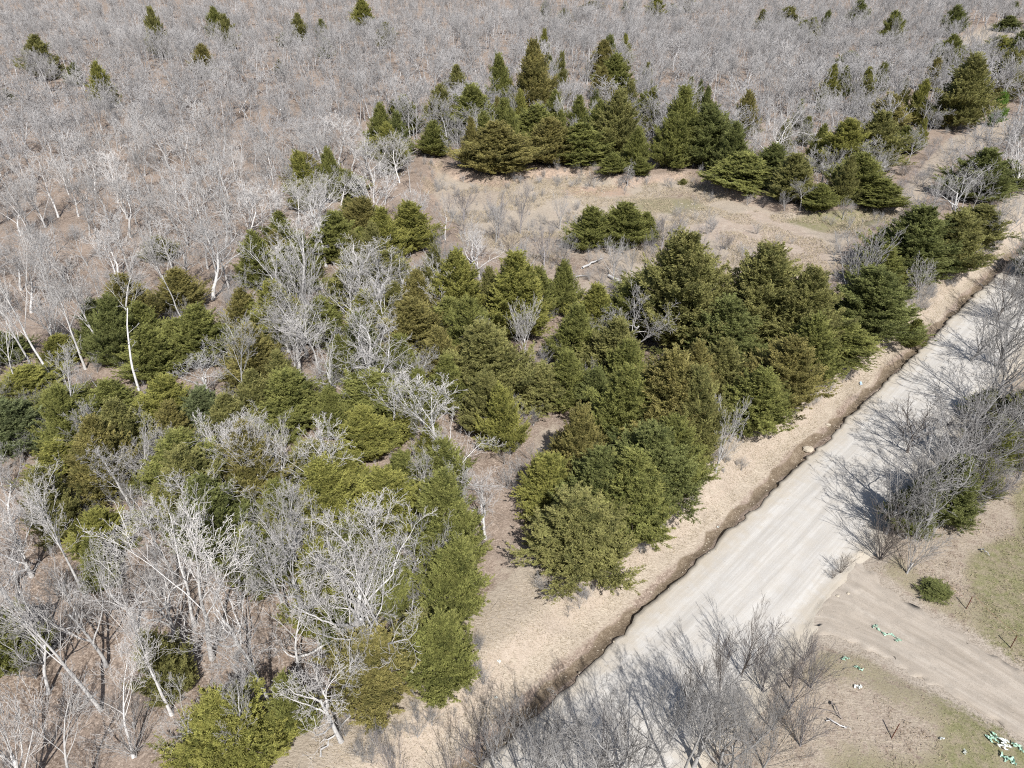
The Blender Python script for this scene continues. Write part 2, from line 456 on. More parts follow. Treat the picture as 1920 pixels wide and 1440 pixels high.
# side track that leaves the road to the lower right
lef = [flat(u, v) for u, v in [(1380, 1200), (1520, 1185), (1620, 1215), (1700, 1262), (1790, 1310), (1880, 1362), (1960, 1410), (2080, 1480)]]
rig = [flat(u, v) for u, v in [(1590, 1030), (1650, 1085), (1720, 1140), (1790, 1180), (1860, 1225), (1935, 1275), (2010, 1325), (2150, 1410)]]
def lerp_poly(P, f):
    q = f * (len(P) - 1); i = min(int(q), len(P) - 2); a = q - i
    return P[i][0] * (1 - a) + P[i + 1][0] * a, P[i][1] * (1 - a) + P[i + 1][1] * a
def drv_pos(s, k, tq):
    f = s / 20.0
    l = lerp_poly(lef, f); r = lerp_poly(rig, f)
    e = float(vnoise(s, k, .5, 5)) * .16
    q = tq + (e if tq in (0.0, 1.0, .05, .95) else 0)
    x = l[0] * (1 - q) + r[0] * q; y = l[1] * (1 - q) + r[1] * q
    z = H(x, y) + (.03 if 0 < tq < 1 else -.05) + .012 * float(vnoise(x, y, .7, 2)) - .02 * sum(math.exp(-((q - c) / .09) ** 2) for c in (.3, .68))
    tt = road_t(x, y)
    if tt < ROADW + .6: z = max(z, H(x, y) + .05) if tq not in (0., 1.) else z
    if tt < ROADW - .5: z = -.03
    return x, y, z, tq * 3.2
dme = strip_mesh('side_track', np.arange(0, 20.01, .2), [0.0, .05] + list(np.arange(.1, .95, .05)) + [.95, 1.0], drv_pos, road_mat('gravel_track', True))
tag(link('path', dme), kind='structure')

# ------------------------------------------------------------------ bare tree growth
def nrm(v):
    l = math.sqrt(v[0] * v[0] + v[1] * v[1] + v[2] * v[2]) or 1
    return (v[0] / l, v[1] / l, v[2] / l)
def turn(d, ang, az):
    a = (0, 0, 1) if abs(d[2]) < .9 else (1, 0, 0)
    e1 = nrm((d[1] * a[2] - d[2] * a[1], d[2] * a[0] - d[0] * a[2], d[0] * a[1] - d[1] * a[0]))
    e2 = (d[1] * e1[2] - d[2] * e1[1], d[2] * e1[0] - d[0] * e1[2], d[0] * e1[1] - d[1] * e1[0])
    s, c = math.sin(ang), math.cos(ang); ca, sa = math.cos(az), math.sin(az)
    return nrm(tuple(d[i] * c + (e1[i] * ca + e2[i] * sa) * s for i in range(3)))
def grow(out, rg, p, d, L, r0, lv, P):
    n = P['seg'][lv]; g = P['gn'][lv]; tr = P['tr'][lv]; mr = P['minr']
    pts = [p]; dirs = [d]
    rt = r0 * P['taper'][lv]
    for i in range(n):
        d = nrm((d[0] + rg.gauss(0, g), d[1] + rg.gauss(0, g), d[2] + rg.gauss(0, g) * .7 + tr))
        p = (p[0] + d[0] * L / n, p[1] + d[1] * L / n, p[2] + d[2] * L / n)
        pts.append(p); dirs.append(d)
    rad = [max(mr, r0 + (rt - r0) * i / n) for i in range(n + 1)]
    if lv == 0: rad[0] *= 1.35
    out.append((pts, rad, lv))
    if lv >= P['lv']: return
    k = P['n'][lv]; f0 = P['f0'][lv]
    az = rg.random() * 6.28
    for j in range(k):
        f = f0 + (1 - f0) * (j + rg.random() * .8) / k
        f = min(f, .995); q = f * n; i = int(q); a = q - i
        pp = tuple(pts[i][c] * (1 - a) + pts[i + 1][c] * a for c in range(3))
        rr = rad[i] * (1 - a) + rad[i + 1] * a
        az += 2.4 + rg.gauss(0, .5)
        ang = rg.uniform(*P['ang'][lv]) * (1 - .3 * f)
        dd = turn(dirs[i + 1], ang, az)
        if lv >= 1 and dd[2] < -.3: dd = nrm((dd[0], dd[1], dd[2] * .3))
        LL = L * P['lr'][lv] * (1.15 - P['fall'][lv] * (f - f0) / (1 - f0 + 1e-6)) * rg.uniform(.65, 1.15)
        grow(out, rg, pp, dd, LL, max(mr, rr * P['rr'][lv] * rg.uniform(.75, 1.1)), lv + 1, P)
TYPES = {
 'tall': dict(L=9.5, r=.125, lv=4, n=[9, 7, 5, 3], f0=[.36, .2, .15, .1], ang=[(.30, .70), (.4, .8), (.4, .85), (.4, .9)], lr=[.62, .46, .45, .5], fall=[.85, .5, .5, .4],
              gn=[.05, .08, .11, .15, .15], tr=[.01, .05, .06, .05, .04], seg=[12, 9, 5, 3, 2], taper=[.12, .15, .25, .45, .6], rr=[.52, .45, .55, .65], minr=.0075),
 'oak': dict(L=4.8, r=.19, lv=4, n=[7, 8, 6, 3], f0=[.40, .22, .15, .1], ang=[(.7, 1.3), (.5, 1.1), (.5, 1.1), (.5, 1.0)], lr=[1.1, .42, .46, .5], fall=[.35, .5, .5, .4],
             gn=[.13, .24, .28, .30, .3], tr=[.03, .09, .07, .05, .03], seg=[7, 12, 7, 4, 2], taper=[.45, .15, .25, .45, .6], rr=[.60, .48, .55, .65], minr=.008),
 'fan': dict(L=2.6, r=.10, lv=4, n=[9, 8, 5, 2], f0=[.25, .2, .15, .1], ang=[(.25, .85), (.3, .6), (.3, .6), (.3, .6)], lr=[1.55, .42, .45, .5], fall=[.25, .5, .5, .4],
             gn=[.06, .07, .09, .12, .12], tr=[.02, .06, .06, .05, .04], seg=[4, 8, 4, 3, 2], taper=[.6, .15, .3, .5, .6], rr=[.5, .45, .55, .7], minr=.007),
 'wood': dict(L=4.2, r=.10, lv=3, n=[10, 8, 5], f0=[.34, .2, .15], ang=[(.45, 1.25), (.5, 1.0), (.45, 1.0)], lr=[.86, .45, .5], fall=[.45, .5, .4],
              gn=[.14, .22, .26, .26], tr=[.03, .09, .07, .05], seg=[7, 8, 5, 3], taper=[.35, .2, .4, .6], rr=[.52, .5, .55], minr=.011),
 'shrub': dict(L=.5, r=.05, lv=3, n=[12, 7, 4], f0=[.1, .2, .1], ang=[(.15, .9), (.3, .7), (.3, .7)], lr=[4.2, .42, .5], fall=[.2, .5, .4],
               gn=[.1, .10, .14, .15], tr=[0, .07, .06, .05], seg=[2, 6, 3, 2], taper=[.8, .25, .5, .6], rr=[.35, .45, .6], minr=.005),
 'snag': dict(L=7.5, r=.11, lv=2, n=[5, 2], f0=[.35, .3], ang=[(.8, 1.3), (.5, 1.0)], lr=[.16, .4], fall=[.3, .3],
              gn=[.06, .22, .3], tr=[.01, .0, .0], seg=[12, 4, 3], taper=[.35, .3, .4], rr=[.4, .6], minr=.012),
}
TYPES['bush'] = dict(TYPES['shrub'], n=[9, 8, 4], L=.8, lr=[3.2, .42, .5])
# old spreading oak with limbs that sweep out sideways
TYPES['spread'] = dict(TYPES['oak'], L=3.6, r=.25, n=[10, 10, 7, 3], f0=[.25, .18, .15, .1], lr=[1.75, .38, .45, .5], ang=[(.55, 1.45), (.5, 1.1), (.5, 1.1), (.5, 1.0)],
                       tr=[.03, .035, .07, .05, .03], rr=[.55, .45, .5, .6], seg=[6, 14, 7, 4, 2])
TYPES['droop'] = dict(TYPES['wood'], L=3.0, n=[26, 7, 4], f0=[.1, .2, .1], lr=[.7, .4, .5], tr=[0, -.22, -.2, -.1], ang=[(.5, 1.3), (.4, .9), (.4, .9)])
TYPES['far'] = dict(TYPES['wood'], n=[9, 7, 4], minr=.019, r=.12)
TYPES['slim'] = dict(TYPES['tall'], lv=3, n=[9, 7, 5], minr=.018, r=.12)
PROTO = {}
def make_bare(kind, seed):
    P = TYPES[kind]; rg = random.Random(seed * 77 + len(kind)); out = []
    grow(out, rg, (0, 0, -.15), nrm((rg.gauss(0, .04), rg.gauss(0, .04), 1)), P['L'] * rg.uniform(.92, 1.08), P['r'], 0, P)
    tr = [b for b in out if b[2] == 0]; cr = [b for b in out if b[2] > 0]
    if kind in ('tall', 'oak', 'fan', 'spread', 'wood', 'far'): sides = [8, 5, 4, 3, 3]
    else: sides = [6, 4, 3, 3, 3]
    Vt, Q, T = tubes(tr, sides); mt = mesh_np(kind + '_trunk', Vt, [Q, T], [BARK], True)
    Vc, Q, T = tubes(cr, sides); mc = mesh_np(kind + '_crown', Vc, [Q, T], [BARK], True, attrs={'lv': ('FLOAT', list(LVS))})
    A = np.array(Vc); hgt = float(np.percentile(A[:, 2], 99.7)); rad = float(np.percentile(np.hypot(A[:, 0], A[:, 1]), 96))
    return dict(trunk=mt, crown=mc, h=max(hgt, max(v[2] for v in Vt) if kind == 'snag' else hgt), r=rad)
for k, c in (('tall', 5), ('oak', 4), ('fan', 3), ('wood', 6), ('shrub', 3), ('bush', 2), ('snag', 3), ('spread', 3), ('droop', 1), ('far', 5), ('slim', 4)):
    PROTO[k] = [make_bare(k, i + 1) for i in range(c)]

# ------------------------------------------------------------------ cedar growth
def make_cedar(seed, prof, nl, leafy=False):
    """prof: shape exponent; bigger = more pointed"""
    rs = np.random.RandomState(seed * 13 + 5); Hh = 7.0; R0 = 2.1
    lumps = rs.rand(8, 14)
    ntops = 1 if prof > .8 else 2
    tops = [(0, 0, 1.0)] + [(rs.uniform(.3, .6) * math.cos(a), rs.uniform(.3, .6) * math.sin(a), rs.uniform(.74, .9)) for a in rs.rand(ntops + 1) * 6.28]
    limbs = []; B = []; D = []; L = []; TN = []; TP = []
    for i in range(nl):
        tp = tops[0] if rs.rand() < .62 else tops[rs.randint(len(tops))]
        f = (i + rs.rand()) / nl; f = f ** 1.12
        z0 = .25 + f * (Hh * tp[2] - .55); az = rs.rand() * 6.283
        zl = f * 7.0; la = az / 6.283 * 14
        i0, j0 = int(zl) % 8, int(la) % 14
        fa = la - int(la)
        if lumps[i0, j0] < .17 and rs.rand() < .8 and not leafy: continue
        lump = .48 + .80 * (lumps[i0, j0] * (1 - fa) + lumps[i0, (j0 + 1) % 14] * fa) + rs.normal(0, .08)
        ln = R0 * ((1 - f) ** prof * (.86 + .14 * min(1, f / .12)) + .05) * lump * (1 if tp is tops[0] else .72) * (.7 + .5 * rs.rand())
        el = .26 + .85 * f + rs.normal(0, .22)
        p = np.array([tp[0] * (f ** .5) * 1.1, tp[1] * (f ** .5) * 1.1, z0])
        d = np.array([math.cos(az) * math.cos(el), math.sin(az) * math.cos(el), math.sin(el)])
        pts = [tuple(p)]
        ns = 5; tone = np.clip(rs.normal(.5, .2), 0, 1)
        side = np.array([-math.sin(az), math.cos(az), 0])
        for s in range(ns):
            d = d + np.array([0, 0, .13]) + rs.normal(0, .06, 3); d /= np.linalg.norm(d)
            q = p + d * ln / ns
            k = int(rs.poisson(.6 + 3.4 * ln / ns / .35 * (.30 + .70 * (s + 1) / ns)))
            if s == 0: k = k // 3
            if s == ns - 1: k += 1
            for _ in range(k):
                w = rs.rand(); ff = (s + w) / ns
                sp = (rs.rand() * 2 - 1) * min(.50, ln * .38) * (1 - ff * .75)
                b0 = p + (q - p) * w + side * sp + np.array([0, 0, rs.normal(0, .10)])
                dd = d * .8 + side * np.sign(sp) * rs.uniform(.05, .7) + np.array([0, 0, rs.uniform(.2, 1.0)]) + rs.normal(0, .14, 3)
                dd /= np.linalg.norm(dd); pl = rs.uniform(.40, 1.05) * (.8 + .25 * (1 - f)); pt = np.clip(tone + rs.normal(0, .16), 0, 1)
                m_ = int(pl * 30)
                u_ = rs.rand(m_); rd = rs.normal(0, 1, (m_, 3)); rd /= np.linalg.norm(rd, axis=1)[:, None]
                bb = b0 + dd * (u_ * pl)[:, None] + rd * (.015 + .05 * (1 - u_))[:, None]
                ds_ = dd * (.75 + .5 * u_)[:, None] + rd * .50 * (1.15 - .8 * u_)[:, None] + [0, 0, .12]
                B.append(bb); D.append(ds_ / np.linalg.norm(ds_, axis=1)[:, None]); L.append(rs.uniform(.10, .22, m_) * (1.15 - .35 * u_))
                TN.append(np.clip(pt + rs.normal(0, .10, m_), 0, 1)); TP.append(np.clip(.35 + .65 * u_, 0, 1) * ff)
            p = q; pts.append(tuple(p))
        r0 = .006 + .008 * ln
        limbs.append((pts, [r0 * (1 - .8 * s / ns) for s in range(ns + 1)], 1))
    # leader sprays
    for tp in tops:
        for _ in range(46):
            zz = Hh * tp[2] * (1 - rs.rand() * .12) - .1
            B.append(np.array([[tp[0] * 1.1, tp[1] * 1.1, zz]]) + rs.normal(0, .05, (1, 3))); dd = np.array([[rs.normal(0, .4), rs.normal(0, .4), 1]]); D.append(dd / np.linalg.norm(dd)); L.append([.22]); TN.append([.6]); TP.append([.9])
    B = np.concatenate(B); D = np.concatenate(D); L = np.concatenate(L); TN = np.concatenate(TN); TP = np.concatenate(TP); n = len(B)
    if not leafy: print('cedar sprays', n)
    up = rs.normal(0, 1, (n, 3)); S = np.cross(D, up); S /= np.linalg.norm(S, axis=1)[:, None] + 1e-9
    NN = np.cross(S, D)
    V = []; tone_ = []; tip_ = []
    if leafy: specs = [(x, a, .34) for x in (0, .25, .5, .75) for a in (-.9, .9)]; wf = .3
    else: specs = [(0, 0, 1.1), (.12, .6, .75), (.32, -.55, .7), (.5, .5, .5)]; wf = .06
    for off, ang, sc in specs:
        a = ang + rs.normal(0, .15, n)
        dd = D * np.cos(a)[:, None] + S * np.sin(a)[:, None] + NN * rs.normal(0, .22, n)[:, None]
        dd /= np.linalg.norm(dd, axis=1)[:, None]
        rv = rs.normal(0, 1, (n, 3)); w = np.cross(dd, rv); w /= np.linalg.norm(w, axis=1)[:, None] + 1e-9
        ll = (L * sc)[:, None]; b = B + D * (L * off)[:, None]
        ww = w * ll * wf * (1.0 if leafy else 1.0) + (0 if leafy else w * .0065)
        V.append(np.stack([b, b + dd * ll * .45 + ww, b + dd * ll, b + dd * ll * .45 - ww], 1))
        tone_.append(np.repeat(TN[:, None], 4, 1))
        tb = np.clip((TP - .45) * 1.6, 0, 1)[:, None] * np.array([[.1, .45, 1.0, .45]]) * rs.rand(n)[:, None]
        tip_.append(tb)
    V = np.concatenate(V).reshape(-1, 3); q = np.arange(len(V)).reshape(-1, 4)
    tone_ = np.concatenate(tone_).ravel(); tip_ = np.concatenate(tip_).ravel()
    Vl, Ql, Tl = tubes(limbs, [3, 3])
    nl_ = len(V); V2 = np.concatenate([V, np.array(Vl)])
    tone_ = np.concatenate([tone_, np.zeros(len(Vl))]); tip_ = np.concatenate([tip_, np.zeros(len(Vl))])
    mi = np.concatenate([np.zeros(len(q)), np.ones(len(Ql)), np.ones(len(Tl))])
    mc = mesh_np('cedar_crown', V2, [q, Ql + nl_, Tl + nl_], [LEAF if leafy else FOL, LIMB], False, mi, {'tone': ('FLOAT', tone_), 'tip': ('FLOAT', tip_)})
    tr = [([(0, 0, -.2), (rs.normal(0, .03), rs.normal(0, .03), 1.5), (rs.normal(0, .05), rs.normal(0, .05), 3.5), (0, 0, Hh * .93)], [.15, .11, .07, .015], 0)]
    Vt, Qt, Tt = tubes(tr, [7]); mt = mesh_np('cedar_trunk', Vt, [Qt, Tt], [LIMB], True)
    return dict(trunk=mt, crown=mc, h=Hh + .15, r=float(np.percentile(np.hypot(V[:, 0], V[:, 1]), 97)))
CED = [make_cedar(i + 1, p, nl) for i, (p, nl) in enumerate([(.75, 340), (.95, 320), (.6, 350), (.85, 330), (.7, 345), (1.1, 290), (.55, 350)])]
LEAFY = make_cedar(50, .6, 90, True)

# ------------------------------------------------------------------ placement
BARKC = {'w': (.55, .54, .53), 'p': (.43, .425, .42), 'g': (.34, .335, .33), 'v': (.27, .255, .26), 'k': (.19, .165, .15)}
CEDC = {'g': (1.02, 1.02, .80), 'y': (1.24, 1.18, .84), 'o': (1.10, 1.03, .95), 'b': (1.16, 1.0, .90), 'd': (.82, .86, .76), 'k': (.78, .86, 1.0)}
FIRST = {}; THINGS = []            # (root, ub, vb, family, look)
def tree(name, pr, x, y, z, sh, sr, rot, tint, family, look, uv, barkc=None, tilt=(0, 0)):
    root = bpy.data.objects.new(name, None); COL.objects.link(root)
    root.location = (x, y, z); root.rotation_euler = (tilt[0], tilt[1], rot); root.scale = (sr, sr, sh)
    root.empty_display_size = .3
    t = bpy.data.objects.new('trunk', pr['trunk']); COL.objects.link(t); t.parent = root
    c = bpy.data.objects.new('crown', pr['crown']); COL.objects.link(c); c.parent = root
    c.color = (*tint, 1); t.color = (*(barkc or tint), 1)
    THINGS.append([root, uv[0], uv[1], family, look])
    FIRST.setdefault(pr['trunk'].name, [t, c])
    return root
TAKEN = []
def put_cedar(u, v, vt, w, tint, var=None):
    x, y, z = ground(u, v)
    h = height_for(x, y, z, vt); h = min(h, 13)
    dep = proj(x, y, z + h * .35)[2]
    rad = w / FPX * dep / 2 * 1.12
    k_ = (y + .8 * rad) / y; x *= k_; y += .8 * rad; z = H(x, y)
    h = min(height_for(x, y, z, vt), 13)
    if v < 260: h *= 1.15
    asp = rad / h
    if var is None:
        var = rnd.choice([1, 5, 3]) if asp < .24 else rnd.choice([0, 2, 4, 6, 3, 0])
    pr = CED[var]
    tree('cedar_tree', pr, x, y, z - .05, h / pr['h'], rad / pr['r'], rnd.random() * 6.28, CEDC[tint], 'cedar', tint, (u, v), (.30, .24, .2), (rnd.gauss(0, .05), rnd.gauss(0, .05)))
    TAKEN.append((x, y, max(rad * .75, 1.0) + (1.2 if v < 350 else 0)))
def put_bare(u, v, vt, w, kind, tone, rot=None, tilt=None, var=None):
    x, y, z = ground(u, v)
    h = min(height_for(x, y, z, vt), 15)
    dep = proj(x, y, z + h * .6)[2]
    rad = w / FPX * dep / 2
    pr = PROTO[kind][rnd.randrange(len(PROTO[kind])) if var is None else var]
    sr = rad / pr['r']; sh = h / pr['h']
    tc_ = BARKC[tone]
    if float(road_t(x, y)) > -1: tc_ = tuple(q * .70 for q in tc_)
    if kind != 'snag': sr = min(max(sr, sh * .55), sh * 1.7)
    else: sr = sh
    nm = {'shrub': 'bare_shrub', 'bush': 'bare_shrub', 'snag': 'dead_tree'}.get(kind, 'bare_tree')
    fam = {'shrub': 'shrub', 'bush': 'shrub', 'snag': 'snag'}.get(kind, 'bare')
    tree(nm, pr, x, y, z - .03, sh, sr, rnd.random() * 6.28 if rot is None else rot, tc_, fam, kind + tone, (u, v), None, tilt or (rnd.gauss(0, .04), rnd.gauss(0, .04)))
    TAKEN.append((x, y, 1.2))

CEDARS = """
1275 690 445 175 o|1400 690 468 170 o|1340 720 560 150 d|1475 705 515 140 o|1560 690 600 120 g|1605 655 508 150 d|1688 545 388 150 d|1760 530 402 125 o|1635 560 465 100 g|1815 470 385 95 o
1450 790 630 125 b|1400 835 690 120 g|1500 745 590 110 g|1330 780 640 110 o|1215 600 505 120 g|1180 650 530 100 g|1290 800 640 90 b
1150 885 690 140 g|1235 890 660 170 b|1210 985 800 160 d|1285 900 705 110 o|1078 1130 935 185 o|1035 985 850 120 y|1165 1040 850 170 g|1250 960 790 120 g|1110 1010 840 130 d
970 650 478 125 y|862 620 470 95 y|925 780 600 150 o|885 700 560 90 g|1010 785 680 110 o|945 865 725 85 y|1068 700 570 85 g|1112 640 535 85 y|1140 730 600 110 o|1050 600 490 60 g|1060 780 660 90 g|905 830 700 90 o|1110 790 690 70 d
395 705 575 110 g|305 735 615 100 g|350 690 600 90 g|345 600 505 90 b|205 665 588 75 g|128 695 628 75 y|75 765 688 110 y|135 800 728 110 g|25 690 622 75 d|60 875 758 135 k
140 935 832 110 y|225 970 790 115 b|335 835 712 110 y|242 835 718 115 g|395 840 728 95 k|375 985 820 155 g|500 760 615 110 b|560 830 695 135 g|448 860 740 90 o|700 885 765 115 y|700 805 695 140 g|785 680 560 115 b
770 485 382 95 y|580 368 288 88 b|650 375 318 75 g|690 470 375 100 b|640 500 400 90 g|560 560 460 85 g|730 570 470 100 o|845 660 560 90 g|610 660 560 90 g|660 600 500 95 o|470 640 540 70 b|530 480 400 60 g
480 640 560 60 g|815 303 228 58 g|830 250 172 62 o|762 258 190 55 g|728 300 248 85 o|890 275 160 95 g|940 228 118 52 g|930 342 228 135 b|1010 235 98 75 b|1000 285 195 95 g|1025 326 222 105 b|1085 326 232 115 g|1130 155 88 52 b|1148 188 112 70 g
1155 302 172 85 o|1205 245 184 55 g|1272 320 168 85 g|1248 322 215 72 g|1322 322 200 105 d|1150 336 288 50 g|1200 338 294 42 g|1385 372 288 125 g|1480 384 290 90 o|1440 350 270 80 d|1650 265 175 78 b|1625 330 212 105 o|1687 292 238 58 g
1570 335 228 90 y|1600 385 288 95 g|1642 408 338 92 g|1530 408 345 62 g|1710 238 163 42 y|1785 252 122 100 o|1772 132 74 52 g|1782 72 18 46 d|1665 92 32 42 g|1605 52 8 45 d|1520 82 40 32 y|1542 76 28 24 d|1475 60 20 52 o|1426 56 24 26 o|1502 78 44 40 g
1585 148 104 55 d|1872 192 108 62 o|1862 122 74 72 y|1902 135 68 50 d|1886 64 34 42 d|1892 36 8 26 d|1820 390 282 115 d|1870 360 300 90 d|1900 266 246 20 g|1227 40 2 34 y|1290 24 2 36 o|1058 46 20 30 y|1020 42 8 18 g|1172 26 6 14 d|1110 20 4 40 o|1260 30 10 26 g
305 110 28 40 o|410 78 22 36 g|428 97 38 37 o|388 152 92 48 b|205 208 128 44 y|85 155 78 62 o|145 165 124 32 d|536 90 64 30 g|566 87 34 34 o|612 112 78 30 g|682 60 5 42 y|725 92 50 36 o|605 77 42 24 g|305 495 440 56 o|20 195 170 22 g|740 215 190 20 g|525 140 115 16 b
1105 478 392 85 g|1165 474 383 95 g|1210 460 398 48 g|1280 348 334 15 o
480 1500 1305 185 y|570 1400 1260 80 g|352 1330 1180 95 o|60 1290 1140 115 g|215 1065 960 105 y|430 1085 900 140 d|640 1050 870 140 y|735 1050 880 140 y|845 1095 900 140 g|830 965 830 95 g|838 1200 1020 130 g|838 1345 1150 130 g
710 1360 1195 170 b|590 940 830 120 o|740 1180 1040 110 g|760 960 850 90 g|660 970 850 90 y|540 1010 900 80 g|790 1290 1150 120 o
1745 1000 860 115 d|1960 545 430 120 d|1835 900 790 90 g|1685 1020 905 90 d|1890 840 715 110 g|1800 950 850 80 g|1742 1132 1096 54 d|1640 640 560 60 g|1700 660 600 40 g|1830 800 730 60 d
"""
for ln in CEDARS.strip().replace('\n', '|').split('|'):
    a = ln.split()
    put_cedar(*map(float, a[:4]), a[4])
x, y, z = ground(1862, 238)
hh = height_for(x, y, z, 172)
lf = tree('young_leafy_tree', LEAFY, x, y, z, hh / 7.1, hh / 7.1 * 1.15, .5, (1, 1, 1), 'leafy', '', (1862, 238), (.4, .36, .3))
tag(lf, 'small bright green tree in fresh spring leaf, the only one, at upper right', 'tree')
TAKEN.append((x, y, 2))

